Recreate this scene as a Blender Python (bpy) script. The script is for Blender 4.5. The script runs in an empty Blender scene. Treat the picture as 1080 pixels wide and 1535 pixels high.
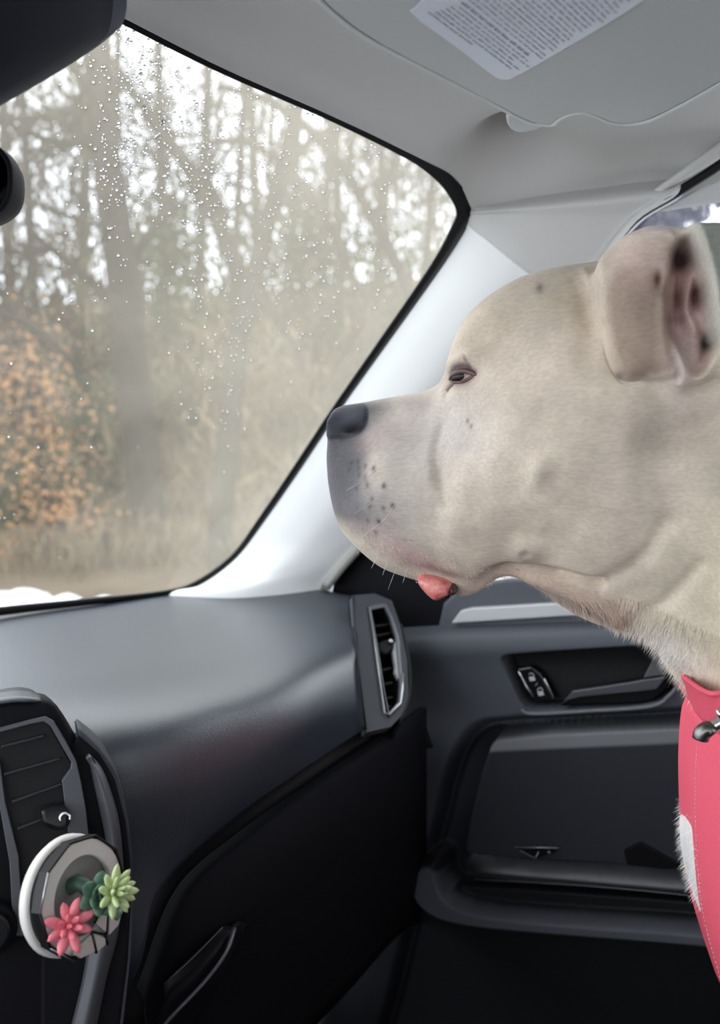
import bpy, bmesh, math, random
import numpy as np
from mathutils import Vector, Matrix
from mathutils.bvhtree import BVHTree
from mathutils import noise as mnoise

sc = bpy.context.scene
COL = sc.collection
rnd = random.Random(7)

# ------------------------------------------------------------------ camera
FPX = 1350.0
PITCH = math.radians(6.2)
ROLL = math.radians(4.0)
CAM = np.array([0.0, 0.0, 1.2])
fwd = np.array([0, math.cos(PITCH), -math.sin(PITCH)])
rt0 = np.array([1.0, 0, 0])
up0 = np.cross(rt0, fwd)
cup = up0 * math.cos(ROLL) + rt0 * math.sin(ROLL)
crt = np.cross(fwd, cup)
cam_d = bpy.data.cameras.new('camera')
cam = bpy.data.objects.new('camera', cam_d)
COL.objects.link(cam)
M = Matrix(((crt[0], cup[0], -fwd[0], CAM[0]), (crt[1], cup[1], -fwd[1], CAM[1]), (crt[2], cup[2], -fwd[2], CAM[2]), (0, 0, 0, 1)))
cam.matrix_world = M
cam_d.sensor_fit = 'VERTICAL'
cam_d.sensor_height = 24
cam_d.sensor_width = 24
cam_d.lens = FPX / 1535 * 24
cam_d.clip_start = 0.02
cam_d.clip_end = 300
cam_d.dof.use_dof = True
cam_d.dof.focus_distance = 0.66
cam_d.dof.aperture_fstop = cam_d.lens / 1000 / 0.0056
sc.camera = cam

# ------------------------------------------------------------------ world, exposure
sc.view_settings.view_transform = 'Standard'
sc.view_settings.look = 'None'
sc.view_settings.gamma = 1
sc.view_settings.use_curve_mapping = False
sc.view_settings.exposure = 0.585
sc.cycles.use_denoising = True
sc.cycles.max_bounces = 8
sc.cycles.diffuse_bounces = 4
sc.cycles.glossy_bounces = 4
sc.cycles.transmission_bounces = 6
sc.cycles.transparent_max_bounces = 12
sc.cycles.sample_clamp_indirect = 4
sc.cycles.caustics_reflective = False
sc.cycles.caustics_refractive = False
SKY = 3.0
w = bpy.data.worlds.new('overcast_sky')
sc.world = w
w.use_nodes = True
nt = w.node_tree
bg = nt.nodes['Background']
tc = nt.nodes.new('ShaderNodeTexCoord')
sx = nt.nodes.new('ShaderNodeSeparateXYZ')
rp = nt.nodes.new('ShaderNodeValToRGB')
nt.links.new(tc.outputs['Generated'], sx.inputs[0])
nt.links.new(sx.outputs[2], rp.inputs[0])
rp.color_ramp.elements[0].position = 0.0
rp.color_ramp.elements[0].color = (0.80, 0.86, 0.95, 1)
rp.color_ramp.elements[1].position = 0.6
rp.color_ramp.elements[1].color = (0.95, 0.97, 1.0, 1)
nt.links.new(rp.outputs[0], bg.inputs[0])
bg.inputs[1].default_value = SKY

# ------------------------------------------------------------------ frame helpers
A = math.radians(60)
CF = np.array([-math.sin(A), math.cos(A), 0.0])   # car forward
CR = np.array([math.cos(A), math.sin(A), 0.0])    # car right
ZZ = np.array([0, 0, 1.0])


def ray(px, py):
    d = fwd * FPX + crt * (px - 540) + cup * (767.5 - py)
    return d / d[1]


def P(px, py, t):
    return CAM + ray(px, py) * t


def car(r, f, z):
    return CR * r + CF * f + ZZ * z


def hit(px, py, p0, n):
    d = ray(px, py)
    return CAM + d * (np.dot(np.asarray(p0) - CAM, n) / np.dot(d, n))


def hit_side(px, py, r):
    return hit(px, py, CR * r, CR)


def plane3(a, b, c):
    a, b, c = P(*a), P(*b), P(*c)
    n = np.cross(b - a, c - a)
    n = n / np.linalg.norm(n)
    if np.dot(n, CAM - a) < 0:
        n = -n
    return a, n


# ------------------------------------------------------------------ materials
MATS = {}


def mat(name, col, rough=0.6, metal=0.0, spec=0.5, bump=0.0, bscale=400.0, var=0.0, vscale=8.0, col2=None, **kw):
    if name in MATS:
        return MATS[name]
    m = bpy.data.materials.new(name)
    m.use_nodes = True
    n = m.node_tree
    b = n.nodes['Principled BSDF']
    b.inputs['Base Color'].default_value = (*col, 1)
    b.inputs['Roughness'].default_value = rough
    b.inputs['Metallic'].default_value = metal
    b.inputs['Specular IOR Level'].default_value = spec
    t = n.nodes.new('ShaderNodeTexCoord')
    if col2 is not None:
        ns = n.nodes.new('ShaderNodeTexNoise')
        ns.inputs['Scale'].default_value = vscale
        ns.inputs['Detail'].default_value = 6
        r = n.nodes.new('ShaderNodeValToRGB')
        r.color_ramp.elements[0].position = 0.35
        r.color_ramp.elements[0].color = (*col, 1)
        r.color_ramp.elements[1].position = 0.65
        r.color_ramp.elements[1].color = (*col2, 1)
        n.links.new(t.outputs['Object'], ns.inputs[0])
        n.links.new(ns.outputs[0], r.inputs[0])
        n.links.new(r.outputs[0], b.inputs['Base Color'])
    if bump > 0:
        nz = n.nodes.new('ShaderNodeTexNoise')
        nz.inputs['Scale'].default_value = bscale
        nz.inputs['Detail'].default_value = 3
        bp = n.nodes.new('ShaderNodeBump')
        bp.inputs['Strength'].default_value = bump
        bp.inputs['Distance'].default_value = 0.001
        n.links.new(t.outputs['Object'], nz.inputs[0])
        n.links.new(nz.outputs[0], bp.inputs['Height'])
        n.links.new(bp.outputs[0], b.inputs['Normal'])
    for k, v in kw.items():
        b.inputs[k].default_value = v
    MATS[name] = m
    return m


headliner = mat('headliner_fabric', (0.50, 0.495, 0.48), 0.95, spec=0.1, bump=0.25, bscale=900)
pillar_m = mat('pillar_plastic', (0.70, 0.71, 0.705), 0.75, spec=0.25, bump=0.1, bscale=900)
visor_m = mat('visor_vinyl', (0.46, 0.475, 0.465), 0.7, spec=0.25, bump=0.12, bscale=1200)
rubber = mat('black_rubber', (0.008, 0.008, 0.009), 0.6, spec=0.2)
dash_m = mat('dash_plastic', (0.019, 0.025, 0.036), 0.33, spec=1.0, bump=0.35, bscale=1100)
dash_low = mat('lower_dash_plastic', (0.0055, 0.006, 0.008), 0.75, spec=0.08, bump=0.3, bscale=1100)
door_m = mat('door_plastic', (0.065, 0.073, 0.088), 0.55, spec=0.4, bump=0.3, bscale=1100)
black_pl = mat('black_plastic', (0.004, 0.004, 0.0055), 0.6, spec=0.10)
piano = mat('gloss_black', (0.006, 0.0065, 0.008), 0.22, spec=0.4)
pod_m = mat('pod_plastic', (0.036, 0.040, 0.048), 0.6, spec=0.25, bump=0.3, bscale=1100)
navy = mat('dark_navy_plastic', (0.006, 0.007, 0.014), 0.55, spec=0.22)
grey_tr = mat('grey_trim', (0.055, 0.058, 0.066), 0.4, metal=0.2)
silver = mat('satin_silver', (0.45, 0.46, 0.48), 0.3, metal=0.8)
chrome = mat('chrome', (0.8, 0.8, 0.8), 0.15, metal=1.0)
strip_m = mat('pale_grey_trim', (0.42, 0.43, 0.45), 0.5)
paper = mat('sticker_paper', (0.62, 0.66, 0.73), 0.45)
ink = mat('grey_ink', (0.16, 0.17, 0.21), 0.7)
carpet_m = mat('floor_carpet', (0.002, 0.002, 0.0025), 0.95, spec=0.1, bump=0.6, bscale=500)
seat_m = mat('seat_fabric', (0.030, 0.032, 0.036), 0.9, spec=0.15, bump=0.5, bscale=600)
white_pl = mat('white_resin', (0.62, 0.60, 0.57), 0.4)
ring_m = mat('pale_resin', (0.55, 0.53, 0.49), 0.5)
cav_m = mat('grey_backing', (0.19, 0.2, 0.185), 0.5)
blackmetal = mat('black_metal', (0.006, 0.006, 0.006), 0.45, spec=0.25)
pinkleaf = mat('pink_leaf', (0.62, 0.11, 0.15), 0.5, col2=(0.78, 0.24, 0.28), vscale=90)
dkleaf = mat('dark_green_leaf', (0.035, 0.085, 0.055), 0.5, col2=(0.10, 0.19, 0.13), vscale=90)
ltleaf = mat('light_green_leaf', (0.28, 0.40, 0.16), 0.5, col2=(0.55, 0.62, 0.32), vscale=70)
strap_m = mat('pink_webbing', (0.78, 0.11, 0.165), 0.65, spec=0.3, bump=0.5, bscale=900)


def tag(o, label=None, cat=None, group=None, kind=None):
    if label: o['label'] = label
    if cat: o['category'] = cat
    if group: o['group'] = group
    if kind: o['kind'] = kind
    return o


def link(o, parent=None):
    COL.objects.link(o)
    if parent is not None:
        o.parent = parent
        o.matrix_parent_inverse = parent.matrix_world.inverted()
    return o


def empty(name, loc, label=None, cat=None, group=None, kind=None):
    o = bpy.data.objects.new(name, None)
    o.empty_display_size = 0.05
    o.matrix_world = Matrix.Translation(Vector([float(x) for x in loc]))
    COL.objects.link(o)
    return tag(o, label, cat, group, kind)


def mobj(name, v, f, m, parent=None, smooth=True):
    me = bpy.data.meshes.new(name)
    me.from_pydata([tuple(map(float, x)) for x in v], [], [tuple(int(i) for i in q) for q in f])
    me.update()
    if smooth:
        me.polygons.foreach_set('use_smooth', [True] * len(me.polygons))
    me.materials.append(m)
    o = bpy.data.objects.new(name, me)
    return link(o, parent)


def solid(o, th, off=-1.0):
    md = o.modifiers.new('thickness', 'SOLIDIFY')
    md.thickness = th
    md.offset = off
    return o


def bev(o, wd, seg=2, ang=40):
    md = o.modifiers.new('bevel', 'BEVEL')
    md.width = wd
    md.segments = seg
    md.limit_method = 'ANGLE'
    md.angle_limit = math.radians(ang)
    md.harden_normals = False
    return o


def crow(pts, n):
    """Catmull-Rom through pts (k,3), n samples per span."""
    pts = np.asarray(pts, float)
    k = len(pts)
    e = np.vstack([2 * pts[:1] - pts[1:2], pts, 2 * pts[-1:] - pts[-2:-1]])
    out = []
    for i in range(k - 1):
        p0, p1, p2, p3 = e[i], e[i + 1], e[i + 2], e[i + 3]
        for j in range(n):
            t = j / n
            out.append(0.5 * ((2 * p1) + (-p0 + p2) * t + (2 * p0 - 5 * p1 + 4 * p2 - p3) * t * t + (-p0 + 3 * p1 - 3 * p2 + p3) * t ** 3))
    out.append(pts[-1])
    return np.array(out)


def patch_grid(rows, nu=8, nv=8):
    """rows: list of rows of 3-D points, equal counts."""
    R = [crow(r, nv) for r in rows]
    R = np.array(R)
    C = np.array([crow(R[:, j], nu) for j in range(R.shape[1])])
    return np.transpose(C, (1, 0, 2))


def grid_faces(h, wd, flip=False):
    f = []
    for i in range(h - 1):
        for j in range(wd - 1):
            q = (i * wd + j, i * wd + j + 1, (i + 1) * wd + j + 1, (i + 1) * wd + j)
            f.append(q[::-1] if flip else q)
    return f


def face_cam(v, f):
    """orient faces to the camera side."""
    v = np.asarray(v)
    s = 0
    for q in f[::max(1, len(f) // 200)]:
        a, b, c = v[q[0]], v[q[1]], v[q[2]]
        n = np.cross(b - a, c - a)
        s += np.sign(np.dot(n, CAM - a))
    return [q[::-1] for q in f] if s < 0 else f


def patch(name, rows, m, parent=None, nu=8, nv=8, th=0.004):
    G = patch_grid(rows, nu, nv)
    v = G.reshape(-1, 3)
    f = face_cam(v, grid_faces(G.shape[0], G.shape[1]))
    o = mobj(name, v, f, m, parent)
    if th:
        solid(o, th)
    return o


def frame_along(path, closed=False):
    path = np.asarray(path, float)
    n = len(path)
    T = np.zeros_like(path)
    for i in range(n):
        a = path[(i - 1) % n] if (closed or i > 0) else path[i]
        b = path[(i + 1) % n] if (closed or i < n - 1) else path[i]
        T[i] = (b - a) / (np.linalg.norm(b - a) + 1e-12)
    u = np.cross(T[0], [0.3, 0.5, 0.8])
    u /= np.linalg.norm(u)
    U = []
    for i in range(n):
        u = u - T[i] * np.dot(u, T[i])
        u /= np.linalg.norm(u) + 1e-12
        U.append(u.copy())
    return T, np.array(U)


def tube_vf(path, rad, seg=8, closed=False, base=0, flat=1.0, up=None):
    path = np.asarray(path, float)
    n = len(path)
    rad = np.broadcast_to(np.asarray(rad, float), (n,))
    T, U = frame_along(path, closed)
    if up is not None:
        U = np.array([up - t * np.dot(up, t) for t in T])
        U /= np.linalg.norm(U, axis=1)[:, None]
    v = []
    for i in range(n):
        b = np.cross(T[i], U[i])
        for k in range(seg):
            a = 2 * math.pi * k / seg
            v.append(path[i] + rad[i] * (math.cos(a) * U[i] * flat + math.sin(a) * b))
    f = []
    for i in range(n if closed else n - 1):
        i2 = (i + 1) % n
        for k in range(seg):
            k2 = (k + 1) % seg
            f.append((base + i * seg + k, base + i * seg + k2, base + i2 * seg + k2, base + i2 * seg + k))
    if not closed:
        f.append(tuple(base + k for k in range(seg))[::-1])
        f.append(tuple(base + (n - 1) * seg + k for k in range(seg)))
    return v, f


def tube(name, path, rad, m, parent=None, seg=8, closed=False, **k):
    v, f = tube_vf(path, rad, seg, closed, **k)
    return mobj(name, v, f, m, parent)


def prism(name, poly, n, th, m, parent=None, bevel=0.0, off=0.0, smooth=False, seg=2):
    """poly 3-D points facing along n (towards the viewer); extruded back by th."""
    poly = [np.asarray(p) + n * off for p in poly]
    k = len(poly)
    v = poly + [p - n * th for p in poly]
    a = sum(np.cross(poly[i], poly[(i + 1) % k]) for i in range(k))
    idx = list(range(k))
    if np.dot(a, n) < 0:
        idx = idx[::-1]
    f = [tuple(idx), tuple(i + k for i in idx[::-1])]
    for i in range(k):
        p, q = idx[i], idx[(i + 1) % k]
        f.append((p, p + k, q + k, q))
    o = mobj(name, v, f, m, parent, smooth)
    if bevel:
        bev(o, bevel, seg)
        if smooth is False:
            o.data.polygons.foreach_set('use_smooth', [False] * len(o.data.polygons))
    return o


def ring_plate(name, outer, inner, n, th, m, parent=None, bevel=0.0, off=0.0):
    """flat ring between two loops with equal point counts."""
    k = len(outer)
    O = [np.asarray(p) + n * off for p in outer]
    I = [np.asarray(p) + n * off for p in inner]
    v = O + I + [p - n * th for p in O] + [p - n * th for p in I]
    f = []
    for i in range(k):
        j = (i + 1) % k
        f += [(i, j, k + j, k + i), (2 * k + i, 3 * k + i, 3 * k + j, 2 * k + j), (i, 2 * k + i, 2 * k + j, j), (k + i, k + j, 3 * k + j, 3 * k + i)]
    a = sum(np.cross(O[i], O[(i + 1) % k]) for i in range(k))
    if np.dot(a, n) < 0:
        f = [q[::-1] for q in f]
    o = mobj(name, v, f, m, parent, False)
    if bevel:
        bev(o, bevel, 2)
    return o


def resample(pts, n, closed=True):
    pts = np.asarray(pts, float)
    if closed:
        pts = np.vstack([pts, pts[:1]])
    d = np.concatenate([[0], np.cumsum(np.linalg.norm(np.diff(pts, axis=0), axis=1))])
    s = np.linspace(0, d[-1], n, endpoint=not closed)
    return np.array([[np.interp(x, d, pts[:, c]) for c in range(pts.shape[1])] for x in s])


def chaikin(pts, it=2, closed=True):
    pts = [np.asarray(p, float) for p in pts]
    for _ in range(it):
        q = []
        n = len(pts)
        rng = range(n) if closed else range(n - 1)
        if not closed: q.append(pts[0])
        for i in rng:
            a, b = pts[i], pts[(i + 1) % n]
            q += [a * 0.75 + b * 0.25, a * 0.25 + b * 0.75]
        if not closed: q.append(pts[-1])
        pts = q
    return pts


def sdf_poly(X, Y, poly):
    """signed distance, negative inside."""
    poly = np.asarray(poly, float)
    d = np.full(X.shape, 1e9)
    inside = np.zeros(X.shape, bool)
    n = len(poly)
    for i in range(n):
        a, b = poly[i], poly[(i + 1) % n]
        e = b - a
        wx, wy = X - a[0], Y - a[1]
        t = np.clip((wx * e[0] + wy * e[1]) / (e @ e + 1e-18), 0, 1)
        d = np.minimum(d, (wx - e[0] * t) ** 2 + (wy - e[1] * t) ** 2)
        c = ((a[1] <= Y) & (b[1] > Y)) | ((b[1] <= Y) & (a[1] > Y))
        with np.errstate(divide='ignore', invalid='ignore'):
            xi = a[0] + (Y - a[1]) / (b[1] - a[1] + 1e-18) * e[0]
        inside ^= c & (X < xi)
    d = np.sqrt(d)
    return np.where(inside, -d, d)


def sstep(a, b, x):
    t = np.clip((x - a) / (b - a), 0, 1)
    return t * t * (3 - 2 * t)


def join_vf(parts):
    V, F = [], []
    for v, f in parts:
        b = len(V)
        V += list(v)
        F += [tuple(i + b for i in q) for q in f]
    return V, F


# ================================================================== THE SETTING
# windshield plane
WS = plane3((180, 20, .68), (700, 310, .92), (330, 850, 1.14))


def ws(px, py, off=0.0):
    return hit(px, py, WS[0], WS[1]) + WS[1] * off


W_top = [(-260, -215), (-120, -140), (0, -75), (90, -25), (180, 21), (330, 97), (480, 163), (580, 210), (640, 243), (682, 277), (703, 312)]
W_side = [(703, 312), (692, 345), (655, 402), (577, 512), (504, 615), (445, 704), (395, 776), (352, 832), (300, 871), (250, 888)]
W_bot = [(120, 904), (0, 918), (-150, 938), (-300, 960)]

# glass
pv = [ws(*p) for p in [(-400, -330), (120, -60), (640, 215), (730, 290), (726, 330), (360, 870), (250, 925), (-400, 1000)]]
m = bpy.data.materials.new('fogged_wet_glass')
m.use_nodes = True
n = m.node_tree
n.nodes.clear()
out = n.nodes.new('ShaderNodeOutputMaterial')
tr = n.nodes.new('ShaderNodeBsdfTransparent')
tr.inputs[0].default_value = (0.80, 0.83, 0.84, 1)
df = n.nodes.new('ShaderNodeBsdfTranslucent')
df.inputs[0].default_value = (0.50, 0.47, 0.39, 1)
gl = n.nodes.new('ShaderNodeBsdfGlossy')
gl.inputs['Roughness'].default_value = 0.05
m1 = n.nodes.new('ShaderNodeMixShader')
m2 = n.nodes.new('ShaderNodeMixShader')
m2.inputs[0].default_value = 0.03
tcn = n.nodes.new('ShaderNodeTexCoord')
nz = n.nodes.new('ShaderNodeTexNoise')
nz.inputs['Scale'].default_value = 7
nz.inputs['Detail'].default_value = 5
mr = n.nodes.new('ShaderNodeMapRange')
mr.inputs[1].default_value = 0.3
mr.inputs[2].default_value = 0.7
mr.inputs[3].default_value = 0.03
mr.inputs[4].default_value = 0.12
n.links.new(tcn.outputs['Object'], nz.inputs[0])
n.links.new(nz.outputs[0], mr.inputs[0])
sxx = n.nodes.new('ShaderNodeSeparateXYZ')
mg = n.nodes.new('ShaderNodeMapRange')            # condensation thickens towards the pillar
mg.inputs[1].default_value = -0.34; mg.inputs[2].default_value = -0.06
mg.inputs[3].default_value = 0.0; mg.inputs[4].default_value = 0.24
ad = n.nodes.new('ShaderNodeMath'); ad.operation = 'ADD'
n.links.new(tcn.outputs['Object'], sxx.inputs[0]); n.links.new(sxx.outputs[0], mg.inputs[0])
n.links.new(mr.outputs[0], ad.inputs[0]); n.links.new(mg.outputs[0], ad.inputs[1])
n.links.new(ad.outputs[0], m1.inputs[0])
n.links.new(tr.outputs[0], m1.inputs[1])
n.links.new(df.outputs[0], m1.inputs[2])
n.links.new(m1.outputs[0], m2.inputs[1])
n.links.new(gl.outputs[0], m2.inputs[2])
n.links.new(m2.outputs[0], out.inputs[0])
fogglass = m
windshield = mobj('window_1', pv, [tuple(range(len(pv)))], fogglass, None, False)
tag(windshield, 'fogged rain-speckled windshield glass above the dashboard', kind='structure')

# rain drops on the outside of the glass
m = bpy.data.materials.new('rain_water')
m.use_nodes = True
n = m.node_tree
b = n.nodes['Principled BSDF']
b.inputs['Transmission Weight'].default_value = 1.0
b.inputs['IOR'].default_value = 1.33
b.inputs['Roughness'].default_value = 0.02
water = m
dv, dfc = [], []
wt = WS[1]
u1 = np.cross(wt, ZZ); u1 /= np.linalg.norm(u1)
u2 = np.cross(u1, wt)


def drop(px, py, r):
    c = ws(px, py, -0.0005)
    b0 = len(dv)
    sgn = -1
    for ring, (rr, hh) in enumerate([(1.0, 0.0), (0.8, 0.45), (0.45, 0.75)]):
        for k in range(7):
            a = 2 * math.pi * k / 7
            dv.append(c + r * rr * (math.cos(a) * u1 + 1.15 * math.sin(a) * u2) + wt * (sgn * r * hh))
    dv.append(c + wt * sgn * r * 0.85)
    for ring in range(2):
        for k in range(7):
            k2 = (k + 1) % 7
            dfc.append((b0 + ring * 7 + k, b0 + ring * 7 + k2, b0 + (ring + 1) * 7 + k2, b0 + (ring + 1) * 7 + k))
    for k in range(7):
        dfc.append((b0 + 14 + k, b0 + 14 + (k + 1) % 7, b0 + 21))
    dfc.append(tuple(b0 + k for k in range(7))[::-1])


ws_poly_px = np.array([(-30, -60), (180, 25), (480, 170), (640, 255), (690, 315), (570, 505), (390, 765), (300, 860), (0, 905), (-30, 905)])
bands = [((210, 40), (200, 300), 45, 420), ((250, 70), (330, 330), 60, 380), ((300, 250), (330, 660), 28, 170), ((420, 110), (420, 560), 60, 220), ((560, 240), (500, 480), 60, 120), ((150, 200), (190, 450), 40, 70), ((480, 180), (400, 640), 70, 120), ((100, 100), (60, 800), 130, 100), ((250, 40), (620, 240), 18, 170)]
for (a, b_, s, cnt) in bands:
    for i in range(cnt):
        t = rnd.random()
        x = a[0] + (b_[0] - a[0]) * t + rnd.gauss(0, s)
        y = a[1] + (b_[1] - a[1]) * t + rnd.gauss(0, s * 0.5)
        if sdf_poly(np.array([x]), np.array([y]), ws_poly_px)[0] > -4:
            continue
        drop(x, y, rnd.choice([0.0005, 0.0006, 0.0008, 0.0010, 0.0014]))
dr = mobj('raindrops', dv, dfc, water, windshield)
tag(dr, kind='stuff')

# black border seal of the windshield
Wpx = W_top + W_side[1:] + W_bot
wid = [5, 5, 5, 5, 6, 6, 6, 7, 8, 12, 16, 16, 11, 9, 8, 8, 7, 5, 5, 5, 8, 11, 12, 14]
wid = [x * 0.00085 for x in wid]
path = np.array([ws(*p) for p in Wpx])
sm = crow(np.hstack([path, np.array(wid)[:, None]]), 5)
cen = ws(250, 500)
inner, outer_ = [], []
T, _ = frame_along(sm[:, :3])
for i in range(len(sm)):
    s = np.cross(WS[1], T[i])
    if np.dot(s, cen - sm[i, :3]) < 0: s = -s
    inner.append(sm[i, :3] + s * sm[i, 3] + WS[1] * 0.002)
    outer_.append(sm[i, :3] - s * 0.004 + WS[1] * 0.002)
v = inner + outer_
k = len(inner)
f = face_cam(v, [(i, i + 1, k + i + 1, k + i) for i in range(k - 1)])
o = mobj('trim_1', v, f, rubber)
solid(o, 0.003)
tag(o, 'black rubber border around the windshield opening', kind='structure')


# ceiling
def zc(r):
    return 1.515 - 0.65 * max(0.0, r - 0.45) ** 2


rows = []
for (px, py) in W_top:
    p = ws(px, py, 0.006)
    r0, f0, z0 = np.dot(p, CR), np.dot(p, CF), p[2]
    row = []
    for s in (0, 0.012, 0.05, 0.12, 0.22, 0.4, 0.7, 1.2, 1.9):
        zt = zc(r0)
        z = z0 + (zt - z0) * sstep(0, 0.15, s) + 0.004 * math.sin(min(1, s / 0.05) * math.pi)
        row.append(car(r0 + 0.02 * sstep(0.1, .5, s) * (1 if r0 > .8 else 0), f0 - s, z))
    rows.append(row)
# centre and driver side of the roof
for r0 in (-0.1, -0.55):
    row = []
    p = ws(-260, -215, 0.006)
    f0 = np.dot(p, CF) - (0.12 if r0 < -0.3 else 0)
    for s in (0, 0.012, 0.05, 0.12, 0.22, 0.4, 0.7, 1.2, 1.9):
        row.append(car(r0, f0 - s, 1.515 if r0 > -.3 else 1.40))
    rows.insert(0, row)
rows.append([p + CR * 0.02 - ZZ * 0.012 for p in rows[-1]])
rows.append([p + CR * 0.02 - ZZ * 0.025 for p in rows[-1]])
ceil = patch('ceiling', rows, headliner, None, 8, 9, 0.02)
ce = ceil.data
dc = WS[0] * 0 + np.array(P(768, 222, .86))
cv3 = np.empty(len(ce.vertices) * 3); ce.vertices.foreach_get('co', cv3); cv3 = cv3.reshape(-1, 3)
d2 = ((cv3 - dc) ** 2 * np.array([1, 1, .6])).sum(1)
cv3[:, 2] += .055 * np.exp(-d2 / (2 * .030 ** 2))
ce.vertices.foreach_set('co', cv3.ravel()); ce.update()
tag(ceil, 'light grey fabric headliner sweeping over the cabin', kind='structure')

# A pillar
PW = [(703, 312), (702, 317), (700, 322), (697, 332), (690, 348), (655, 402), (577, 512), (504, 615), (445, 704), (395, 776), (352, 832), (300, 871), (250, 888)]
PS = [(1012, 287), (948, 328), (893, 397), (846, 452), (826, 476), (800, 507), (716, 615), (650, 698), (615, 740), (578, 784), (545, 812), (512, 848), (484, 884)]
rows = []
for i, ((ax, ay), (bx, by)) in enumerate(zip(PW, PS)):
    a = ws(ax, ay, 0.006)
    b_ = hit_side(bx, by, 0.855 + 0.075 * min(1, i / 9))
    row = [a]
    for t, bl in ((0.06, 0.004), (0.25, 0.014), (0.5, 0.020), (0.75, 0.014), (0.94, 0.005)):
        p = a + (b_ - a) * t
        d = CAM - p
        d /= np.linalg.norm(d)
        row.append(p + d * (bl * min(1, .3 + i * .12)))
    row.append(b_)
    row.append(b_ + CR * 0.03)
    rows.append(row)
rows.insert(0, [p + ZZ * 0.02 + CR * 0.035 for p in rows[0]])
ext = [r + np.array([0, 0, -0.06]) + CF * 0.02 for r in rows[-1]]
rows.append(ext)
up_rows = rows[:5]
patch('pillar_head', up_rows, headliner, ceil, 6, 5, 0.006)
pil = patch('trim_2', [[p - np.array([0, 0, 0.0]) for p in q] for q in rows[4:]], pillar_m, None, 6, 5, 0.006)
tag(pil, 'pale moulded A-pillar cover between windshield and door window', kind='structure')

# edge moulding at pillar foot and side window seal
e = [hit_side(px, py, 0.925) for px, py in [(552, 806), (530, 830), (510, 853), (490, 878)]]
o = tube('pillar_edge_moulding', crow(e, 5), 0.006, mat('greige_moulding', (0.30, 0.30, 0.27), 0.6), pil, 8)
S_top = [(1400, 50), (1250, 130), (1080, 243), (1012, 287), (948, 328), (893, 397), (800, 507), (716, 615), (650, 698), (592, 768), (548, 812)]
sp = [hit_side(px, py, 0.862 + 0.07 * min(1, max(0, i - 3) / 6)) for i, (px, py) in enumerate(S_top)]
o = tube('trim_3', crow(sp, 5) + CR * 0.008, 0.0042, rubber, None, 8)
tag(o, 'black rubber seal along the door window opening', kind='structure')
sp2 = [p - CR * 0.006 + ZZ * 0.008 for p in sp[:5]]
o = tube('roof_rail_moulding', crow(sp2, 5), [.007] * 8 + list(np.linspace(.007, .0015, 13)), headliner, ceil, 8)

# side window glass, clear
cg = bpy.data.materials.new('clear_glass')
cg.use_nodes = True
n = cg.node_tree
n.nodes.clear()
out = n.nodes.new('ShaderNodeOutputMaterial')
tr = n.nodes.new('ShaderNodeBsdfTransparent')
tr.inputs[0].default_value = (0.90, 0.92, 0.93, 1)
gl = n.nodes.new('ShaderNodeBsdfGlossy')
gl.inputs['Roughness'].default_value = 0.02
mx = n.nodes.new('ShaderNodeMixShader')
mx.inputs[0].default_value = 0.05
n.links.new(tr.outputs[0], mx.inputs[1]); n.links.new(gl.outputs[0], mx.inputs[2]); n.links.new(mx.outputs[0], out.inputs[0])
o = mobj('window_2', [car(.955, .72, .93), car(.955, -.75, .93), car(.885, -.75, 1.44), car(.885, .20, 1.44), car(.90, .30, 1.38)], [(0, 1, 2, 3, 4)], cg, None, False)
tag(o, 'clear passenger door glass behind the dog', kind='structure')

# floor, left side, rear
def boxcar(name, r0, r1, f0, f1, z0, z1, m, parent=None, bv=0.01):
    v = [car(r, f, z) for r in (r0, r1) for f in (f0, f1) for z in (z0, z1)]
    fs = [(0, 1, 3, 2), (4, 6, 7, 5), (0, 4, 5, 1), (2, 3, 7, 6), (0, 2, 6, 4), (1, 5, 7, 3)]
    o = mobj(name, v, fs, m, parent, False)
    me = o.data
    bm = bmesh.new(); bm.from_mesh(me); bmesh.ops.recalc_face_normals(bm, faces=bm.faces); bm.to_mesh(me); bm.free()
    if bv: bev(o, bv, 2)
    return o


tag(boxcar('floor', -.58, .97, -1.25, 1.15, .24, .27, carpet_m), 'black carpeted footwell floor', kind='structure')
tag(boxcar('wall_left', -.62, -.57, -1.3, 1.15, .24, .93, door_m), 'dark driver door inner side', kind='structure')
tag(boxcar('wall_back', -.58, .97, -1.30, -1.25, .24, 1.0, door_m), 'dark rear cabin wall below the window', kind='structure')
tag(boxcar('wall_front', -.58, .97, 1.12, 1.16, .24, .93, carpet_m), 'firewall behind the dashboard', kind='structure')
tag(boxcar('wall_right', .99, 1.03, -1.25, 1.15, .24, .90, door_m), 'outer door skin', kind='structure')
tag(boxcar('trim_4', -.62, -.55, -.28, -.12, .93, 1.43, pillar_m), 'driver side B-pillar cover', kind='structure')
tag(boxcar('trim_5', .90, .97, -.80, -.62, .93, 1.43, pillar_m), 'passenger side B-pillar cover', kind='structure')

# ------------------------------------------------------------------ door_1
door = empty('door_1', car(.93, 0, .27), 'dark grey passenger door panel with handle recess and pocket', kind='structure')
DR = 0.925


def dp(px, py, rel=0.0):
    p = hit_side(px, py, DR - rel)
    return (float(np.dot(p, CF)), float(p[2]))


ss = np.concatenate([np.linspace(-0.75, -0.27, 60)[:-1], np.linspace(-0.27, 0.78, 700)])
zs = np.linspace(0.28, 0.965, 470)
SS, ZS = np.meshgrid(ss, zs)
rel = np.zeros_like(SS)
# belt line: z of the top edge along s
bs = sorted([dp(560, 940), dp(600, 937), dp(680, 932), dp(840, 926), dp(1080, 918)])
belt = np.interp(SS, [a[0] for a in bs], [a[1] for a in bs])
topd = belt - ZS
rel += 0.0


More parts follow.
